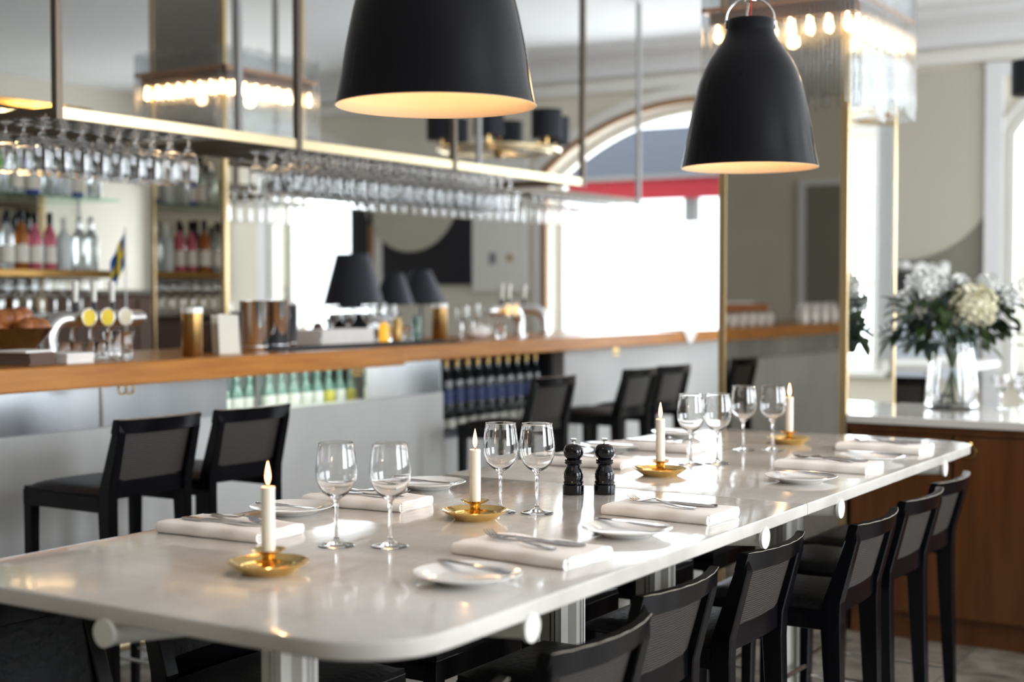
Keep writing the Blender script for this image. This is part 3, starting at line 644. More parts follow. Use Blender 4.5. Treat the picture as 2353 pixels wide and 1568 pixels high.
# ------------------------------------------------------------------ stools
def stool(name, label, cat, sh, top, group, lin='weave'):
    """origin on the floor under the seat centre, sitter faces +y, back at -y"""
    t = thing(name, label, cat, (0, 0, 0), 0, group); W = .18
    for s in (-1, 1):   # rear posts: vertical leg, then lean back
        bm = BM(); st = []
        for z, y, hw, hd in ((0, -.205, .013, .016), (sh*.5, -.19, .017, .022), (sh-.06, -.18, .019, .027), (sh+.0, -.185, .019, .024), (top-.04, -.233, .0165, .017), (top-.012, -.239, .0165, .011)):
            x = s*(W-.019); st.append([(x-hw, y-hd, z), (x+hw, y-hd, z), (x+hw, y+hd, z), (x-hw, y+hd, z)])
        loft(bm, st); bmesh.ops.bevel(bm, geom=bm.edges[:], offset=.003, segments=1, affect='EDGES'); obj('leg', bm, 'black', t)
        bm = BM(); st = []
        for z, y, h in ((0, .182, .013), (sh*.6, .176, .017), (sh-.05, .174, .019)):
            x = s*(W-.019); st.append([(x-h, y-h, z), (x+h, y-h, z), (x+h, y+h, z), (x-h, y+h, z)])
        loft(bm, st); bmesh.ops.bevel(bm, geom=bm.edges[:], offset=.003, segments=1, affect='EDGES'); obj('leg', bm, 'black', t)
    def curved(z0, z1, yb, bow, th, nm, m, inset=0, dz=0, lean=0, sm=40):
        bm = BM(); n_ = 12; secs = []
        for i in range(n_+1):
            u = -1+2*i/n_; x = u*(W-inset); y = yb-bow*(1-u*u); zz = dz*(1-u*u)
            secs.append([(x, y-th/2, z0), (x, y+th/2, z0), (x, y+th/2-lean, z1+zz), (x, y-th/2-lean, z1+zz)])
        loft(bm, secs)
        es = [e for e in bm.edges if abs(e.verts[0].co.x-e.verts[1].co.x) > .005]
        bmesh.ops.bevel(bm, geom=es, offset=.003, segments=2, affect='EDGES')
        obj(nm, bm, m, t, sm)
    curved(top-.042, top+.004, -.228, .032, .024, 'top_rail', 'black', 0, 0, .012)
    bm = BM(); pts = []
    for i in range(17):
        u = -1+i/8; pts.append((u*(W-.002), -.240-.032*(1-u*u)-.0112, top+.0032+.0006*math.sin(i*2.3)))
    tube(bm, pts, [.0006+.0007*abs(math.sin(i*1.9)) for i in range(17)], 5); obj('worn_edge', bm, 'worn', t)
    curved(sh-.035, sh+.025, -.182, .008, .026, 'lower_rail', 'black', .02)
    curved(sh+.02, top-.039, -.186, .016, .012, 'back_panel', lin, .030, 0, .040)
    bm = BM()
    for a, b in (((-W, -.165, 0), (-W+.022, .172, 0)), ((W-.022, -.165, 0), (W, .172, 0)), ((-W, .172, 0), (W, .194, 0))):
        box(bm, (a[0], a[1], sh-.078), (b[0], b[1], sh-.026), .003)
    obj('seat_frame', bm, 'black', t)
    bm = BM(); n_ = 12; grid = []
    for i in range(n_+1):
        row = []
        for j in range(n_+1):
            u = -1+2*i/n_; v = -1+2*j/n_; f = (1-u**6)*(1-v**6); d = .016*math.sqrt(max(0, f)) + .012*(1-u*u)*(1-v*v) - .007*(1-v*v)
            row.append(bm.verts.new((u*(W-.004), .012+v*.180, sh-.016+d)))
        grid.append(row)
    low = [[bm.verts.new((p.co.x, p.co.y, sh-.032)) if (i in (0, n_) or j in (0, n_)) else None for j, p in enumerate(row)] for i, row in enumerate(grid)]
    for i in range(n_):
        for j in range(n_): bm.faces.new((grid[i][j], grid[i+1][j], grid[i+1][j+1], grid[i][j+1]))
    for i in range(n_):
        bm.faces.new((grid[i][0], low[i][0], low[i+1][0], grid[i+1][0])); bm.faces.new((grid[i][n_], grid[i+1][n_], low[i+1][n_], low[i][n_]))
        bm.faces.new((grid[0][i], grid[0][i+1], low[0][i+1], low[0][i])); bm.faces.new((grid[n_][i], low[n_][i], low[n_][i+1], grid[n_][i+1]))
    obj('seat', bm, 'leather', t, 50)
    bm = BM(); tube(bm, [(-W+.03, .176, .20), (W-.03, .176, .20)], .009, 10); obj('foot_rest', bm, 'steel', t, 60)
    for s in (-1, 1):
        bm = BM(); tube(bm, [(s*(W-.019), -.185, .14), (s*(W-.019), .17, .14)], .007, 8); obj('stretcher', bm, 'steel', t, 60)
    return t
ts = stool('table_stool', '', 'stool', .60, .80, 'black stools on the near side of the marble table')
NX = [1.66, 2.18, 2.655, 3.19, 3.70, 4.18, 4.61]
NL = ['near-side black stool cut off by the bottom edge, farthest left', 'near-side black stool with only its curved top rail and seat in view', 'near-side black stool third from the left, below the plate nearest the mills',
      'near-side black stool directly below the marble slab joint', 'near-side black stool just beyond the slab joint, seat seen from the side', 'near-side black stool second from the far table corner', 'near-side black stool at the far table corner, by the walnut cabinet']
NYY = [1.41, 1.425, 1.50, 1.505, 1.425, 1.435, 1.465]
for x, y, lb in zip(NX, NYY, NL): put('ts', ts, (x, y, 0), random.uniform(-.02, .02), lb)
FX = [1.79, 2.285, 2.76, 3.27, 3.76, 4.25]
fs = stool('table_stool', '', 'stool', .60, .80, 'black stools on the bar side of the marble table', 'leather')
for k, x in enumerate(FX): put('fs', fs, (x, 2.01, 0), PI+random.uniform(-.02, .02), 'black stool on the bar side of the marble table, %s from the camera end' % ORD[k], 'black stools on the bar side of the marble table')
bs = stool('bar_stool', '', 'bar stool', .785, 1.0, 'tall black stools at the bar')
for (x, lb) in [(3.235, 'tall black bar stool farthest left, seat turned to the bar'), (3.68, 'tall black bar stool touching the leftmost one at its right'), (5.74, 'tall black bar stool standing in front of the dark bottles'),
                (6.62, 'tall black bar stool, left one of the far pair'), (7.03, 'tall black bar stool, right one of the far pair by the pillar')]:
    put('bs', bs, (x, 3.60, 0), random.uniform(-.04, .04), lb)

# ------------------------------------------------------------------ candles and holders
def candlestick():
    bm = BM(); t = thing('candle_holder', '', 'candle holder', (0, 0, 0), 0, 'brass candle holders on the marble table')
    lathe(bm, [(0, 0), (.045, 0), (.050, .004), (.062, .012), (.0715, .019), (.0722, .0205), (.0705, .0214), (.068, .0195), (.060, .0155), (.054, .0120), (.052, .0132), (.050, .0132), (.0485, .0100), (.042, .0092), (.040, .0104), (.038, .0104), (.0365, .0086), (.030, .0082), (.028, .0092), (.026, .0092), (.0245, .0078), (.018, .0078), (0, .0078)], 48); obj('dish', bm, 'brass', t, 30)
    bm = BM(); lathe(bm, [(.0115, .008), (.0115, .030), (.0125, .034), (0, .034)], 24); obj('stem', bm, 'brass', t, 40)
    bm = BM(); lathe(bm, [(.012, .033), (.022, .036), (.030, .0405), (.0315, .042), (.029, .0420), (.020, .0385), (.0128, .0372), (0, .0372)], 36); obj('drip_pan', bm, 'brass', t, 40)
    return t
chd = candlestick()
def candle():
    bm = BM(); h = .115
    lathe(bm, [(0, 0), (.0115, 0), (.0122, .004), (.0124, h*.5), (.0121, h-.006), (.0128, h-.002), (.0118, h+.0005), (.009, h-.001), (0, h-.002)], 24); t = obj('candle', bm, 'wax', None, 50)
    tag(t, '', 'candle', 'lit white candles on the marble table')
    bm = BM(); tube(bm, [(0, 0, h-.003), (0, 0, h+.004), (.001, 0, h+.008)], .0009, 6); obj('wick', bm, 'wick', t)
    bm = BM(); lathe(bm, [(0, h+.003), (.0026, h+.007), (.0048, h+.014), (.0052, h+.020), (.0042, h+.028), (.0024, h+.037), (.0008, h+.044), (0, h+.047)], 16); obj('flame', bm, 'flame', t, 180)
    return t
cdl = candle()
cl = ['lowest, nearest the camera', 'beside the pair of wine glasses left of the mills', 'just right of the pepper mills', 'farthest along the table, behind the last wine glasses']
for k, (x, y) in enumerate([(1.895, 1.699), (2.585, 1.717), (3.466, 1.70), (4.42, 1.70)]):
    put('chd', chd, (x, y, TZ), k*.8, 'round brass candle holder ' + cl[k])
    c_ = put('cdl', cdl, (x, y, TZ+.0372), k, 'lit white candle ' + cl[k])
    l = bpy.data.lights.new('candle_light', 'POINT'); l.energy = .3; l.color = (1, .55, .22); l.shadow_soft_size = .004
    lo = bpy.data.objects.new('candle_light', l); COL.objects.link(lo); lo.location = (x, y, TZ+.0372+.165)

# ------------------------------------------------------------------ pepper mills
def mill():
    u = .000271
    t = thing('pepper_mill', '', 'pepper mill', (0, 0, 0), 0, 'black pepper and salt mills')
    P = [(0, 1135), (96, 1135), (98, 1130), (98, 1052), (94, 1047), (86, 1043), (92, 1034), (93, 1026), (88, 1016), (84, 1010), (88, 996), (91, 970), (89, 945), (82, 920), (70, 900), (61, 882), (63, 868), (72, 860), (80, 852), (80, 845), (74, 840), (79, 830), (79, 822), (70, 815)]
    bm = BM(); lathe(bm, [(r*u, (1135-y)*u) for r, y in P]+[(0, 320*u)], 32); obj('body', bm, 'mill', t, 25)
    P = [(0, 816), (60, 816), (66, 806), (82, 790), (91, 765), (92, 745), (86, 718), (72, 694), (48, 680), (20, 676), (0, 676)]
    bm = BM(); lathe(bm, [(r*u, (1135-y)*u) for r, y in P], 32); obj('head', bm, 'mill', t, 35)
    P = [(0, 677), (16, 677), (13, 668), (12, 656), (22, 652), (30, 646), (30, 634), (24, 628), (0, 628)]
    bm = BM(); lathe(bm, [(r*u, (1135-y)*u) for r, y in P], 20); obj('knob', bm, 'chrome', t, 35)
    return t
ml = mill()
put('ml', ml, (3.031, 1.723, TZ), 0, 'glossy black turned pepper mill, left one of the pair'); put('ml', ml, (3.075, 1.660, TZ), 1, 'glossy black turned mill, right one of the pair')

# ------------------------------------------------------------------ plates, napkins, cutlery
bm = BM(); lathe(bm, [(0, .003), (.046, .003), (.047, 0), (.053, 0), (.056, .003), (.070, .009), (.0935, .0165), (.0945, .0175), (.0935, .0185), (.072, .0125), (.062, .0085), (.057, .0065), (0, .0060)], 56)
pl = obj('side_plate', bm, 'china', None, 50); tag(pl, '', 'plate', 'white side plates on the marble table')
def knife(name, L, wb, m='darksteel'):
    t = thing(name, '', 'knife'); bm = BM()
    strip(bm, [(-L/2, 0, .003, .004, .003), (-L/2+.006, 0, .003, .013, .005), (-L/2+.03, 0, .003, .015, .006), (-L*.05, 0, .0035, .010, .005), (.0, 0, .004, .009, .004)]); obj('handle', bm, m, t, 30)
    bm = BM(); strip(bm, [(0, 0, .004, .009, .004), (.012, .001, .004, wb*.8, .0016), (L*.2, .002, .004, wb, .0012), (L*.4, .002, .004, wb, .0012), (L*.47, .0, .004, wb*.6, .001), (L/2, -.004, .004, .002, .0008)]); obj('blade', bm, m, t, 30)
    return t
def fork(name, L):
    t = thing(name, '', 'fork'); bm = BM()
    strip(bm, [(-L/2, 0, .004, .006, .002), (-L/2+.008, 0, .004, .014, .0026), (-L*.3, 0, .003, .012, .0026), (-L*.05, 0, .006, .006, .003), (L*.08, 0, .013, .005, .003), (L*.17, 0, .010, .010, .002), (L*.22, 0, .007, .022, .0018), (L*.28, 0, .005, .024, .0016)]); obj('handle', bm, 'darksteel', t, 40)
    for k in range(4):
        bm = BM(); x = -.0098+k*.0065
        strip(bm, [(L*.275, x, .005, .0042, .0016), (L*.36, x, .0045, .003, .0014), (L*.44, x, .009, .0028, .0013), (L/2, x, .016, .0012, .0010)]); obj('tine', bm, 'darksteel', t)
    return t
kn = knife('table_knife', .215, .018); bk = knife('butter_knife', .175, .017); fk = fork('table_fork', .195)
def napkin():
    """folded cloth: roll of layers seen at the long ends, 0.15 x 0.27"""
    t = thing('folded_napkin', '', 'napkin', (0, 0, 0), 0, 'folded linen napkins on the marble table')
    bm = BM(); W_, L_, H_ = .078, .132, .024; ny = 16
    prof = []
    for k in range(9): a = -PI/2+PI*k/8; prof.append((W_-.010+.010*math.cos(a), H_/2+H_/2*math.sin(a)))
    for k in range(1, 6): prof.append((W_-.010-(2*W_-.016)*k/6, H_*(1-.06*k/6)+.0015*math.sin(k*1.7)))
    for k in range(5): a = PI/2+PI*k/4; prof.append((-W_+.006+.006*math.cos(a), H_*.46+H_*.46*math.sin(a)))
    secs = []
    for j in range(ny+1):
        v = -1+2*j/ny; sc = 1-.07*abs(v)**8; w = .0015*math.sin(j*1.1)
        secs.append([(x*(1-.012*v)+w, v*L_, max(0, z)*sc+(.0012*math.sin(j*.9+x*30) if z > .012 else 0)) for x, z in prof])
    loft(bm, secs); obj('cloth', bm, 'linen', t, 60)
    # visible folded layers at the two ends
    for s in (-1, 1):
        for q in range(4):
            bm = BM(); z = .0035+q*.0052; n_ = 10; pts = []
            for i in range(n_+1):
                u = -1+2*i/n_; pts.append((u*(W_-.010), s*(L_+.0012+.0006*math.sin(i*1.1+q)), z+.0005*math.sin(i*.8+q*2)))
            tube(bm, pts, .0019, 5); obj('fold', bm, 'linen', t, 180)
    return t
np_ = napkin()
RP = [(2.017, 1.355), (2.578, 1.340), (3.542, 1.330), (4.091, 1.318)]; RN = [(2.275, 1.385), (2.853, 1.375), (3.845, 1.362), (4.385, 1.372)]
LP = [(2.432, 2.11), (2.93, 2.088), (3.948, 2.11), (4.441, 2.107)]; LN = [(2.165, 2.045), (2.625, 2.045), (3.575, 1.985), (4.045, 1.99)]
who = ['lower-edge place setting nearest the camera', 'lower-edge place setting in front of the mills', 'lower-edge place setting beyond the slab joint', 'lower-edge place setting at the far end',
       'bar-side place setting nearest the camera', 'bar-side place setting behind the wine glasses', 'bar-side place setting behind the mills', 'bar-side place setting behind the third candle']
for k, ((px, py), (nx, ny)) in enumerate(zip(RP+LP, RN+LN)):
    side = k >= 4; rz = (PI if side else 0)+random.uniform(-.05, .05) - (.06 if not side else -.05)
    s = -1 if side else 1
    put('pl', pl, (px, py, TZ), 0, 'white side plate of the '+who[k])
    put('np', np_, (nx, ny, TZ), rz, 'folded white napkin of the '+who[k])
    put('kn', kn, (nx+.022*s, ny+.002*s, TZ+.0245), rz+(.10 if k == 0 else .05), 'table knife on the napkin of the '+who[k], 'table knives on the napkins')
    put('fk', fk, (nx-.018*s, ny+.012*s, TZ+.0245), rz-.20, 'table fork on the napkin of the '+who[k], 'table forks on the napkins')
    put('bk', bk, (px+.028*s, py+.005*s, TZ+.0180), rz+(-.06), 'butter knife across the side plate of the '+who[k], 'butter knives on the side plates')

# ------------------------------------------------------------------ pendant lamps
def pendant():
    t = thing('pendant_lamp', '', 'pendant lamp', (0, 0, 0), 0, 'big black pendants over the marble table')
    P = [(.2005, 0), (.1955, .022), (.190, .05), (.180, .112), (.1665, .178), (.150, .245), (.138, .28), (.122, .312), (.100, .345), (.083, .368), (.073, .388), (.0695, .402), (.0695, .428), (.067, .432)]
    bm = BM(); lathe(bm, P, 72, capb=False, capt=False)
    bmesh.ops.recalc_face_normals(bm, faces=bm.faces[:])
    lathe(bm, [(.067, .432), (.03, .432), (.0, .432)], 72, capb=False); obj('shade', bm, 'gloss_black', t, 40)
    bm = BM(); Q = [(r-.0022, z) for r, z in P]; lathe(bm, [(.2005, .0), (.1998, -.001)]+Q[:-1], 72, capb=False, capt=True); obj('inner_lining', bm, 'lampin', t, 60)
    bm = BM(); tube(bm, [(-.0725, 0, .405)]+[(.0715*math.cos(PI-PI*i/20), 0, .430+.066*math.sin(PI-PI*i/20)) for i in range(21)]+[(.0725, 0, .405)], .0028, 8)
    tube(bm, [(0, .0725, .405)]+[(0, .0715*math.cos(PI/2*i/10), .430+.066*math.sin(PI/2*i/10)) for i in range(11)], .0028, 8)
    obj('bracket', bm, 'chrome', t, 180)
    bm = BM(); lathe(bm, [(0, .486), (.017, .486), (.018, .490), (.018, .500), (.008, .505), (.006, .52), (0, .52)], 20); obj('cable_grip', bm, 'chrome', t, 40)
    bm = BM(); tube(bm, [(0, 0, .432), (0, 0, .486)], .0027, 8); tube(bm, [(0, 0, .52), (0, 0, 1.62)], .0027, 8); obj('cord', bm, 'redcord', t)
    bm = BM(); lathe(bm, [(.05, 1.615), (.05, 1.64), (0, 1.645)], 24); obj('ceiling_rose', bm, 'gloss_black', t, 40)
    bm = BM(); sphere(bm, .028, (0, 0, .25)); lathe(bm, [(.016, .27), (.016, .43)], 14); obj('bulb', bm, 'softbulb', t, 60)
    return t
pd = pendant()
for (x, y, z), lb in zip([(2.33, 1.64, 1.769), (3.93, 1.64, 1.764)], ['big glossy black pendant lamp cut off by the top edge', 'whole black bell-shaped pendant lamp on a red cord']):
    put('pd', pd, (x, y, z), math.radians(-58), lb)
    l = bpy.data.lights.new('pendant_light', 'POINT'); l.energy = 1.3; l.color = (1, .74, .48); l.shadow_soft_size = .05
    lo = bpy.data.objects.new('pendant_light', l); COL.objects.link(lo); lo.location = (x, y, z+.16)

# ------------------------------------------------------------------ brass ring chandeliers with drum shades
def ringlamp():
    t = thing('ring_chandelier', '', 'chandelier', (0, 0, 0), 0, 'brass ring chandeliers with dark drum shades')
    bm = BM(); torus(bm, .40, .014, (0, 0, 0), 'z', 40, 8); torus(bm, .34, .008, (0, 0, -.015), 'z', 40, 6); obj('brass_ring', bm, 'palebrass', t, 180)
    bm = BM(); tube(bm, [(0, 0, -.03), (0, 0, 1.09)], .012, 10)
    for a in (0, PI/2): tube(bm, [(-.4*math.cos(a), -.4*math.sin(a), 0), (.4*math.cos(a), .4*math.sin(a), 0)], .007, 8)
    sphere(bm, .04, (0, 0, -.02)); obj('brass_frame', bm, 'antique', t, 60)
    for k in range(6):
        a = 2*PI*k/6+.3; c_ = (.40*math.cos(a), .40*math.sin(a), 0)
        bm = BM(); lathe(bm, [(.095, .05), (.10, .05), (.10, .235), (.095, .235), (.095, .05)], 24, c_, capb=False, capt=False); s_ = obj('drum_shade', bm, 'shade', t, 40)
        bm = BM(); lathe(bm, [(.009, .0), (.009, .10), (.016, .11), (.016, .15), (0, .17)], 10, c_); obj('lamp_holder', bm, 'brass', t, 60)
        bm = BM(); sphere(bm, .022, (c_[0], c_[1], .10)); obj('bulb', bm, 'bulb', t, 180)
    return t
rl = ringlamp()
put('rl', rl, (8.0, 5.12, 2.34), .1, 'brass ring chandelier with dark drum shades above the far bar end')
put('rl', rl, (8.2, 1.36, 2.42), .45, 'brass ring chandelier partly cut off at the right edge')

t = thing('side_cabinet', 'dark brown cabinet in the far room behind the little flag', 'cabinet', (6.4, 7.2, 0))
bm = BM(); box(bm, (-.55, -.25, .05), (.75, .25, 1.38), .008); obj('body', bm, 'brownnap', t)
bm = BM(); box(bm, (-.58, -.28, 1.38), (.78, .28, 1.41), .004); obj('top', bm, 'board', t)
for x in (-.53, .11): 
    bm = BM(); box(bm, (x, -.265, .08), (x+.62, -.25, 1.35), .003); obj('door', bm, 'brownnap', t)
bm = BM(); box(bm, (-.5, -.2, 0), (.7, .2, .05)); obj('plinth', bm, 'dark', t)
# ------------------------------------------------------------------ things on the bar (z = 1.15)
BZ = 1.15
def cyl_thing(name, label, cat, loc, prof, m, seg=24, group=None, sm=40):
    bm = BM(); lathe(bm, prof, seg); o = obj(name, bm, m, None, sm); o.location = loc; tag(o, label, cat, group); return o
def at(px, Y):
    b = YAW-math.atan((px-1176.5)/3268); return Y/math.tan(b)
def croissant(bm, c, s, a):
    pts = []; rr = []
    for k in range(9):
        u = -1+k/4; th = u*1.1; pts.append((c[0]+s*(.055*math.sin(th)*math.cos(a)-.03*math.cos(th)*math.sin(a)), c[1]+s*(.055*math.sin(th)*math.sin(a)+.03*math.cos(th)*math.cos(a)), c[2]))
        rr.append(s*(.008+.020*(1-u*u)**.7*(1+.08*(k % 2))))
    tube(bm, pts, rr, 10)
# croissants in a steel bowl
bx = at(40, 4.22)
cyl_thing('metal_bowl', 'wide steel bowl of croissants at the left end of the bar', 'bowl', (bx, 4.22, BZ), [(0, 0), (.05, 0), (.055, .03), (.10, .07), (.125, .10), (.122, .10), (.095, .072), (.05, .034), (0, .03)], 'darksteel', 28).scale = (1, 1, 1.2)
cc = []
for k, (dx, dy, dz, a) in enumerate([(-.06, -.03, .105, .3), (.02, -.06, .107, 1.0), (.07, .0, .106, 2.2), (-.02, .05, .105, .1), (.0, -.01, .138, 1.4), (.05, .05, .108, 2.8), (-.05, .02, .136, 2.0), (.045, -.02, .142, .6)]):
    bm = BM(); croissant(bm, (0, 0, 0), 1.25, a); o = obj('croissant', bm, 'pastry', None, 60); o.location = (bx+dx, 4.22+dy, BZ+dz+.018)
    tag(o, 'golden brown croissant heaped in the steel bowl, %s' % ['at its left rim', 'at its front rim', 'at its right rim', 'at its back', 'on top in the middle', 'at its back right', 'on top at the left', 'on top at the right'][k], 'croissant', 'croissants in the steel bowl')
# napkin stacks
def stack(name, x, y, w_, d_, n_, th, rz, m1, lab, grp):
    p = None
    for k in range(n_):
        if p is None:
            bm = BM(); box(bm, (-w_/2, -d_/2, 0), (w_/2, d_/2, th*.94), min(.003, th*.3)); p = obj(name, bm, m1); o = p; o['category'] = 'napkin'
        else: o = p.copy(); COL.objects.link(o)
        o.location = (x+random.uniform(-.003, .003), y+random.uniform(-.003, .003), BZ+k*th); o.rotation_euler = (0, 0, rz+random.uniform(-.03, .03)); o['group'] = grp
        o['label'] = lab % (('bottom' if k == 0 else 'topmost' if k == n_-1 else ORD[k]+' up'))
stack('paper_napkin', at(62, 3.98), 3.98, .14, .13, 6, .007, .25, 'brownnap', 'brown paper napkin, %s in the stack beside the croissants', 'brown paper napkins on the bar')
o = bm = BM(); box(bm, (-.07, -.065, 0), (.07, .065, .008), .003); o = obj('paper_napkin', bm, 'linen'); o.location = (at(55, 3.98), 3.98, BZ+.0425); o.rotation_euler = (0, .0, .2); tag(o, 'white napkin folded on top of the brown napkin stack', 'napkin')
stack('cloth_napkin', at(152, 3.97), 3.97, .13, .13, 4, .009, .1, 'linen', 'white napkin, %s in the low pile next to the brown napkins', 'white napkins by the beer tap')
# beer tap fountains
def tap(label, loc, rz, nb, cols, flip=False):
    t = thing('beer_tap', label, 'beer tap', loc, rz)
    L = .20+.09*(nb-1); bm = BM()
    pts = [(0, 0, 0), (0, 0, .07)]+[(.075-.075*math.cos(a), 0, .07+.075*math.sin(a)) for a in [PI/2*k/6 for k in range(1, 7)]]+[(L+.06, 0, .145)]
    tube(bm, pts, .030, 18); sphere(bm, .030, (L+.06, 0, .145)); obj('steel_pipe', bm, 'brushed', t, 60)
    bm = BM(); lathe(bm, [(.045, 0), (.045, .012), (.03, .02)], 20); obj('base_flange', bm, 'steel', t, 40)
    for k in range(nb):
        x = .145+k*.09
        bm = BM(); tube(bm, [(x, -.026, .15), (x, -.048, .15)], .014, 14); tube(bm, [(x, -.046, .150), (x, -.054, .150)], .034, 24); b_ = obj('badge', bm, cols[k], t, 60)
        bm = BM(); torus(bm, .034, .003, (x, -.054, .150), 'y', 24, 6); obj('badge_rim', bm, 'steel', b_, 180)
        bm = BM(); tube(bm, [(x-.02, -.0, .17), (x-.02, 0, .215)], .009, 10); obj('tap_stem', bm, 'black', t, 60)
        bm = BM(); tube(bm, [(x-.02, 0, .21), (x-.022, 0, .29)], [.010, .014], 12); obj('tap_handle', bm, 'white', t, 60)
        bm = BM(); tube(bm, [(x+.01, .02, .12), (x+.01, .05, .10), (x+.01, .055, .06)], .007, 8); obj('spout', bm, 'chrome', t, 60)
    return t
tap('curved steel beer tap with yellow round badges at the left of the bar', (at(112, 4.32), 4.32, BZ), -.02, 3, ['badge', 'badge', 'badge_w'])
tap('curved steel beer tap with amber badges at the far right of the bar', (at(1192, 4.20), 4.20, BZ), .1, 2, ['amber', 'amber']).scale = (-1, 1, 1)
tap('small steel beer tap standing before the bright window', (at(1252, 4.30), 4.30, BZ), PI/2+.5, 1, ['badge_w'])
# tumblers
tb = cyl_thing('tumbler', '', 'tumbler', (0, 0, 0), [(0, 0), (.030, 0), (.032, .004), (.036, .089), (.0356, .0898), (.0345, .0898), (.034, .089), (.030, .012), (0, .010)], 'glass', 20, 'cut glass tumblers on the bar')
for px, y, lb, s in [(281, 3.99, 'cut glass tumbler right of the beer tap, front one', 1.15), (262, 4.09, 'cut glass tumbler behind the front one', 1.1), (232, 4.04, 'small tumbler under the middle tap badge', .75), (210, 4.07, 'small tumbler beside the white napkin pile', .7), (178, 4.12, 'small tumbler behind the white napkin pile', .7), (150, 4.15, 'small tumbler under the curve of the tap', .7), (935, 4.2, 'tumbler left of the far brass cup', .9), (905, 4.3, 'tumbler between the towels and the far brass cup', .9), (1150, 4.1, 'tumbler beside the far beer tap', .8)]:
    put('tb', tb, (at(px, y), y, BZ), 0, lb, None, s)
def cup(px, y, lb, s=1.12):
    t = thing('brass_cup', lb, 'cup', (at(px, y), y, BZ)); t.scale = (s,)*3
    bm = BM(); lathe(bm, [(0, 0), (.034, 0), (.036, .003), (.036, .150), (.0345, .150), (.0345, .006), (0, .006)], 28); obj('body', bm, 'antique', t, 40)
    bm = BM(); lathe(bm, [(.0345, .147), (.0375, .149), (.0375, .168), (.034, .168), (.034, .149)], 28, capb=False, capt=False); obj('pale_rim', bm, 'china', t, 40)
cup(441, 3.97, 'tall brass cup with a pale rim on the front bar edge')
cup(1010, 4.16, 'tall brass cup beside the black bar mat, farther along', 1.12)
# menu card and brown bag
t = thing('menu_card', 'cream folded menu card standing left of the steel coolers', 'menu card', (at(520, 4.02), 4.02, BZ), -.35)
bm = BM(); prism(bm, [(-.045, 0), (.045, 0), (.038, .155), (-.052, .16)], 'y', -.03, -.026); obj('front_leaf', bm, 'paper', t)
bm = BM(); prism(bm, [(-.045, 0), (.045, 0), (.036, .15), (-.052, .155)], 'y', .03, .034); obj('back_leaf', bm, 'paper', t)
bm = BM(); box(bm, (-.045, -.029, 0), (-.042, .033, .12)); obj('spine', bm, 'paper', t)
bm = BM(); box(bm, (-.03, -.05, 0), (.03, .05, .12), .006); o = obj('paper_bag', bm, 'brownnap'); o.location = (at(482, 4.18), 4.18, BZ); tag(o, 'small brown paper holder behind the menu card', 'holder')
# steel coolers
def shaker(px, y, r_, h, lb, m='chrome'):
    t = thing('wine_cooler', lb, 'cooler', (at(px, y), y, BZ)); t['group'] = 'steel coolers on the bar'
    bm = BM(); lathe(bm, [(0, 0), (r_*.93, 0), (r_*.96, .004), (r_, h-.004), (r_+.003, h), (r_-.002, h), (r_*.93, .01), (0, .008)], 32); obj('body', bm, m, t, 40)
    bm = BM(); torus(bm, r_*.97, .0022, (0, 0, h*.1), 'z', 32, 6); obj('band', bm, m, t, 180)
shaker(583, 4.05, .058, .212, 'tall polished steel cooler right of the menu card'); shaker(633, 4.10, .058, .212, 'tall polished steel cooler before the pillar edge'); shaker(668, 4.22, .03, .19, 'slim steel shaker behind the polished coolers')
# bar mat, towels
bm = BM(); box(bm, (at(600, 4.05), 3.93, BZ), (at(1010, 4.05), 4.16, BZ+.008), .002); tag(obj('bar_mat', bm, 'mat'), 'long black rubber mat along the bar edge', 'mat')
p = None
for k in range(6):
    if p is None: bm = BM(); box(bm, (-.20, -.09, 0), (.20, .09, .0115), .005, 3); p = obj('folded_towel', bm, 'linen'); o = p; o['category'] = 'towel'
    else: o = p.copy(); COL.objects.link(o)
    o.location = (at(775, 4.26), 4.28, BZ+k*.0122); o.rotation_euler = (0, 0, random.uniform(-.03, .03)); o['group'] = 'pile of folded towels on the bar'
    o['label'] = 'folded white towel, %s in the pile right of the coolers' % ('bottom' if k == 0 else 'topmost' if k == 5 else ORD[k]+' up')
# crumpled cloth
bm = BM(); sphere(bm, .06, (0, 0, .035), (1.5, 1, .62), 24, 16)
for v in bm.verts:
    v.co += v.co.normalized()*.010*math.sin(v.co.x*90+1)*math.cos(v.co.y*70); v.co.z = max(0, v.co.z)
o = obj('crumpled_cloth', bm, 'linen', None, 180); o.location = (at(1098, 4.2), 4.2, BZ); tag(o, 'crumpled white cloth lying before the far beer taps', 'cloth')
bm = BM(); x0 = at(1560, 3.84)
prism(bm, [(x0, 3.99), (x0+.30, 3.99), (x0+.26, 3.832), (x0+.04, 3.832)], 'z', BZ, BZ+.008); prism(bm, [(x0+.04, BZ+.008), (x0+.26, BZ+.008), (x0+.17, BZ-.075), (x0+.12, BZ-.075)], 'y', 3.826, 3.834)
tag(obj('draped_cloth', bm, 'linen'), 'white cloth draped over the bar edge before the bright window', 'cloth')
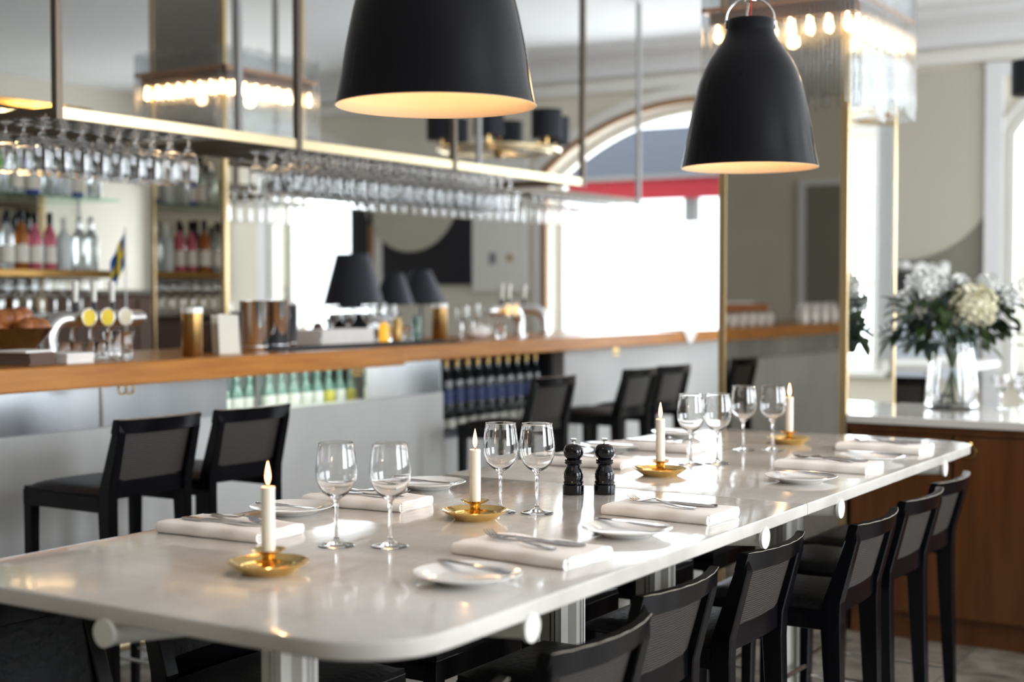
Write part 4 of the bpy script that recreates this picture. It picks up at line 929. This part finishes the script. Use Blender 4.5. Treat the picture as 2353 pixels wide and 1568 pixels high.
# glasses and jars further along
for k, (px, y, s) in enumerate([(762, 4.40, 1.0), (800, 4.42, .9), (848, 4.36, 1.0), (872, 4.40, 1.0), (895, 4.36, .95), (1062, 4.42, .9), (1088, 4.40, .95)]):
    put('rg', rg, (at(px, y), y, BZ), 0, 'stemmed glass standing behind the %s, %s' % (('towel pile', 'towel pile', 'black mat', 'black mat', 'black mat', 'crumpled cloth', 'crumpled cloth')[k], ('left one', 'right one', 'left one', 'middle one', 'right one', 'left one', 'right one')[k]), 'stemmed glasses on the bar', s)
for k, (px, y, m, nm, h) in enumerate([(882, 4.20, 'amber', 'amber', .10), (912, 4.22, 'goldfoil', 'golden', .12), (955, 4.25, 'greenglass', 'green', .13), (730, 4.44, 'cabwood', 'brown wooden', .10)]):
    cyl_thing('jar', '%s jar standing on the black mat side of the bar' % nm, 'jar', (at(px, y), y, BZ+.0), [(0, 0), (.024, 0), (.026, .005), (.026, h*.8), (.018, h*.9), (.018, h), (0, h)], m, 18)
# white cups and pastries beyond the frame's left side, seen in the pillar mirror
mug = cyl_thing('white_cup', '', 'cup', (0, 0, 0), [(0, 0), (.026, 0), (.030, .004), (.040, .065), (.038, .065), (.029, .008), (0, .007)], 'china', 20, 'white cups reflected in the pillar')
for i in range(6):
    for j_ in range(1):
        put('mug', mug, (2.0-i*.17, 4.06, BZ+.0875*j_), 0, 'white cup in the pillar reflection, front row, %s from the near end' % ORD[i], None, 1.3)
for i in range(9):
    for j_ in range(2):
        put('mug', mug, (1.98-i*.14, 4.34, BZ+.0875*j_), 0, 'white cup in the pillar reflection, back row, %s column, %s level' % (ORD[i], ('lower', 'upper')[j_]), None, 1.3)
bm = BM(); box(bm, (1.06, 4.03, BZ+.095), (2.06, 4.24, BZ+.102), .002)
for x in (1.07, 2.09):
    for y in (4.02, 4.25): box(bm, (x-.006, y-.006, BZ), (x+.006, y+.006, BZ+.10))
for y in (4.02, 4.25): box(bm, (1.07, y-.006, BZ+.093), (2.09, y+.006, BZ+.101))
for x in (1.07, 2.09): box(bm, (x-.006, 4.02, BZ+.093), (x+.006, 4.25, BZ+.101))
tag(obj('pastry_tray', bm, 'steel'), 'steel tray stand over the reflected white cups', 'tray')
bun = None
for i in range(14):
    if bun is None: bm = BM(); sphere(bm, .045, (0, 0, .028), (1, 1, .65)); [setattr(v.co, 'z', max(0, v.co.z)) for v in bm.verts]; bun = obj('bun', bm, 'pastry', None, 180); bun['category'] = 'bun'; o = bun
    else: o = bun.copy(); COL.objects.link(o)
    o.location = (1.99-(i//2)*.135, 4.08+(i % 2)*.11, BZ+.102); o['label'] = 'brown bun on the reflected tray, %s pair, %s one' % (ORD[i//2], ('front', 'back')[i % 2]); o['group'] = 'brown buns on the tray'
cr_ = cyl_thing('salt_shaker', '', 'shaker', (0, 0, 0), [(0, 0), (.036, 0), (.038, .08), (.032, .11), (.018, .14), (.016, .155), (0, .16)], 'china', 18, 'white shakers reflected in the pillar')
for i in range(8): put('crt', cr_, (.48-i*.115, 4.02+(i % 2)*.09, BZ), 0, 'white pointed shaker in the pillar reflection, %s of the row' % ORD[i])
# little Swedish-coloured flag on a stand
def flag(x, y, z, lb):
    t = thing('table_flag', lb, 'flag', (x, y, z), -1.0)
    bm = BM(); lathe(bm, [(.03, 0), (.03, .008), (.006, .014), (0, .014)], 18); obj('base', bm, 'steel', t, 40)
    bm = BM(); tube(bm, [(0, 0, .01), (.0, 0, .68)], .004, 8); obj('pole', bm, 'white', t)
    def cloth(u0, u1, v0, v1, nm, m, dy=0):
        bm = BM(); n_ = 8; g = []
        for i in range(n_+1):
            u = u0+(u1-u0)*i/n_; row = []
            for v in (v0, v1): row.append((-(.006+u*.05), .012*math.sin(u*9)+dy,   .66-v*.16-u*.11))
            g.append(row)
        for a, b in zip(g, g[1:]): 
            loft(bm, [[a[0], a[1], (a[1][0], a[1][1]+.0015, a[1][2]), (a[0][0], a[0][1]+.0015, a[0][2])], [b[0], b[1], (b[1][0], b[1][1]+.0015, b[1][2]), (b[0][0], b[0][1]+.0015, b[0][2])]])
        obj(nm, bm, m, t, 60)
    cloth(0, 1.3, 0, 1, 'blue_cloth', 'blueyellow_b'); cloth(0, 1.3, .38, .60, 'yellow_cross', 'blueyellow_y', -.001); cloth(.35, .58, 0, 1, 'yellow_cross', 'blueyellow_y', -.0015)
# stands on a tall narrow steel work station behind the bar
bm = BM(); box(bm, (4.1, 5.0, .88), (4.5, 5.19, 1.02), .005); o = obj('steel_box', bm, 'steel'); tag(o, 'low steel ice box behind the bar under the little flag', 'box')
flag(at(290, 5.08), 5.08, 1.02, 'small blue flag with a yellow cross on a white pole')
# till and work machines behind the bar
def shade_cone(px, y, r0, r1, z0, z1, lb):
    t = thing('table_lamp', lb, 'table lamp', (at(px, y), y, .88), 0, 'black cone lamps behind the bar')
    bm = BM(); lathe(bm, [(0, 0), (.07, 0), (.07, .015), (.012, .03), (.012, z0-.88+.03), (0, z0-.88+.03)], 20); obj('base', bm, 'black', t, 40)
    bm = BM(); lathe(bm, [(r0, z0-.88), (r1, z1-.88), (r1-.004, z1-.88), (r0-.004, z0-.88)], 32, close=True); obj('lamp_shade', bm, 'shade', t, 40)
bm = BM(); box(bm, (at(740, 6.2), 6.0, 0), (at(1060, 6.2), 6.5, .88), .01); tag(obj('sideboard', bm, 'dark'), 'dark sideboard in the far room carrying the cone lamps', 'sideboard')
shade_cone(812, 6.2, .22, .12, 1.28, 1.66, 'black cone-shaded lamp behind the towels, leftmost'); shade_cone(905, 6.25, .15, .07, 1.30, 1.53, 'black cone-shaded lamp behind the bar, middle one'); shade_cone(968, 6.3, .20, .07, 1.30, 1.56, 'black cone-shaded lamp behind the bar, right one')
t = thing('coffee_machine', 'dark blue-black coffee machine behind the towel pile', 'coffee machine', (at(765, 4.95), 4.88, .88))
bm = BM(); box(bm, (-.02, -.17, 0), (.30, .10, .06), .01); box(bm, (-.02, -.02, .06), (.30, .10, .36), .01); box(bm, (-.02, -.17, .26), (.30, .10, .40), .012); obj('body', bm, 'shade', t)
bm = BM(); box(bm, (0, -.172, .32), (.28, -.168, .36)); obj('steel_panel', bm, 'steel', t)

# ------------------------------------------------------------------ flowers on the walnut cabinet
CZ = .90
VX, VY = 6.15, 1.635
import numpy as _np
def vase():
    t = thing('glass_vase', 'clear tapered glass vase holding the white flowers', 'vase', (VX, VY, CZ))
    bm = BM(); lathe(bm, [(0, 0), (.088, 0), (.100, .006), (.104, .03), (.100, .08), (.074, .26), (.0715, .26), (.0965, .08), (.0995, .03), (.092, .012), (0, .010)], 40); obj('body', bm, 'glass', t, 60); t.scale = (1.08,)*3
vase()
t = thing('flower_bouquet', 'loose bouquet of white blooms and dark green leaves in the vase', 'flowers', (VX, VY, CZ)); t.scale = (1.1,)*3
rnd = random.Random(3)
bm = BM()
for k in range(12):
    a = rnd.uniform(0, 2*PI); r_ = rnd.uniform(.02, .05); b = a+PI+rnd.uniform(-.5, .5)
    tube(bm, [(.045*math.cos(b), .045*math.sin(b), .014), (.0, .0, .15), (r_*math.cos(a), r_*math.sin(a), .28), (r_*2.6*math.cos(a), r_*2.6*math.sin(a), .38)], .0032, 6)
obj('stems', bm, 'stem', t, 60)
def leaf(bm, base, d, L, W_, droop=.3):
    base = Vector(base); d = Vector(d).normalized(); s = d.cross(Vector((0, 0, 1)));
    if s.length < .1: s = Vector((1, 0, 0))
    s.normalize(); up = s.cross(d)
    R = []
    for k in range(6):
        u = k/5; w_ = W_*math.sin(PI*min(1, u*.96+.04))**.8; c_ = base+d*L*u+Vector((0, 0, -droop*L*u*u))
        R.append([bm.verts.new(c_-s*w_+up*w_*.25), bm.verts.new(c_), bm.verts.new(c_+s*w_+up*w_*.25)])
    for a, b in zip(R, R[1:]):
        bm.faces.new((a[0], a[1], b[1], b[0])); bm.faces.new((a[1], a[2], b[2], b[1]))
# screen-right direction is about (0.53,-0.85)
rx, ry = math.sin(YAW), -math.cos(YAW)
for m, nn, seed in (('leaf', 150, 1), ('leafgrey', 90, 2)):
    bm = BM(); q = random.Random(seed)
    for k in range(nn):
        a = q.uniform(0, 2*PI); rr = q.uniform(.03, .17); ex = 1.3
        c_ = (rr*math.cos(a)*ex*rx+rr*math.sin(a)*ry*.8, rr*math.cos(a)*ex*ry+rr*math.sin(a)*rx*.8, q.uniform(.27, .47)-.25*rr)
        d = (c_[0]*2+q.uniform(-.15, .15), c_[1]*2+q.uniform(-.15, .15), q.uniform(-.35, .25))
        leaf(bm, c_, d, q.uniform(.05, .08), q.uniform(.020, .034), q.uniform(.1, .6))
    if m == 'leafgrey':
        for sgn, n2 in ((-1, 7), (1, 7)):
            for i in range(n2):
                u = .14+.022*i; z = .36-.01*i if sgn < 0 else .42+.012*i
                for dd in (-1, 1): leaf(bm, (sgn*rx*u, sgn*ry*u, z), (sgn*rx*.6, sgn*ry*.6, dd*.8), .032, .013, .1)
    else:
        for u, z, L in ((-.10, .30, .10), (-.13, .31, .08), (.09, .33, .12), (.13, .33, .09)):
            leaf(bm, (rx*u, ry*u, z), (rx*u*.5, ry*u*.5, -1), L, .024, 0)
    o = obj('leaves', bm, m, t, 60)
def bloom(c_, r_, m, petals, pr, seed):
    q = random.Random(seed); bm = BM(); sphere(bm, r_*.78, c_, (1, 1, .9), 14, 10)
    for k in range(petals):
        z = 1-1.75*(k+.5)/petals; th = k*2.39996; s_ = math.sqrt(max(0, 1-z*z)); n_ = Vector((s_*math.cos(th), s_*math.sin(th), z))
        p = Vector(c_)+n_*r_*q.uniform(.82, 1.05)
        for j_ in range(4):
            ang = j_*PI/2+q.random(); e1 = n_.cross(Vector((0, 0, 1)) if abs(n_.z) < .9 else Vector((1, 0, 0))).normalized(); e2 = n_.cross(e1)
            d = (e1*math.cos(ang)+e2*math.sin(ang)+n_*.5); leaf(bm, p, d, pr, pr*.45, 0)
    obj('bloom', bm, m, t, 60)
def sp(u, z, dpt=0): return (rx*u-dpt*ry*0+math.cos(YAW)*dpt, ry*u+math.sin(YAW)*dpt, z)
bloom(sp(.065, .395, -.05), .085, 'cream', 90, .022, 1)
bloom(sp(-.120, .470, .0), .058, 'petal', 50, .024, 2)
bloom(sp(-.055, .470, .03), .040, 'petal', 34, .026, 3)
bloom(sp(.03, .475, .02), .030, 'petal', 12, .036, 4)
bloom(sp(.15, .470, .03), .045, 'petal', 40, .022, 5)
bloom(sp(.215, .43, .0), .034, 'petal', 34, .022, 6)
bloom(sp(-.185, .41, .02), .040, 'petal', 30, .022, 7)
for k, (y, x) in enumerate([(1.44, 6.20), (1.37, 6.25), (1.33, 6.12), (1.28, 6.22)]):
    put('rg', rg, (x, y, CZ), 0, 'stemmed glass on the marble counter right of the vase, %s from the vase' % ORD[k], 'stemmed glasses by the vase', .8)
# terrace-like corner beyond the cabinet: white table and dark chairs
t = thing('bistro_table', 'white square table beyond the cabinet behind the vase', 'table', (9.3, 2.62, 0))
bm = BM(); box(bm, (-.4, -.35, .90), (.4, .30, .94), .006); obj('table_top', bm, 'white', t)
bm = BM(); tube(bm, [(0, 0, .02), (0, 0, .90)], .03, 14); lathe(bm, [(.25, 0), (.25, .015), (.03, .03)], 24); obj('pedestal', bm, 'steel', t, 40)
t = thing('planter', 'dark planter box topped with white blooms on the wall ledge', 'planter', (10.3, 2.95, 0))
bm = BM(); box(bm, (-.14, -.16, 1.28), (.18, .50, 1.52), .01); obj('box', bm, 'dark', t)
bm = BM(); q = random.Random(5)
for k in range(60): sphere(bm, .04, (q.uniform(-.1, .1), q.uniform(-.15, .40), 1.54+q.uniform(-.02, .05)), (1, 1, .8), 8, 6)
o = obj('white_blooms', bm, 'petal', t, 180)
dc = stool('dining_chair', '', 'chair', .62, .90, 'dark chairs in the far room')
for x, y, a, lb in [(9.3, 1.95, .1, 'dark chair at the white square table, right side'), (8.5, 2.5, -PI/2, 'dark chair at the white square table, near side'), (8.0, 7.2, .4, 'dark chair in the far room behind the bar')]: put('dc', dc, (x, y, 0), a, lb)
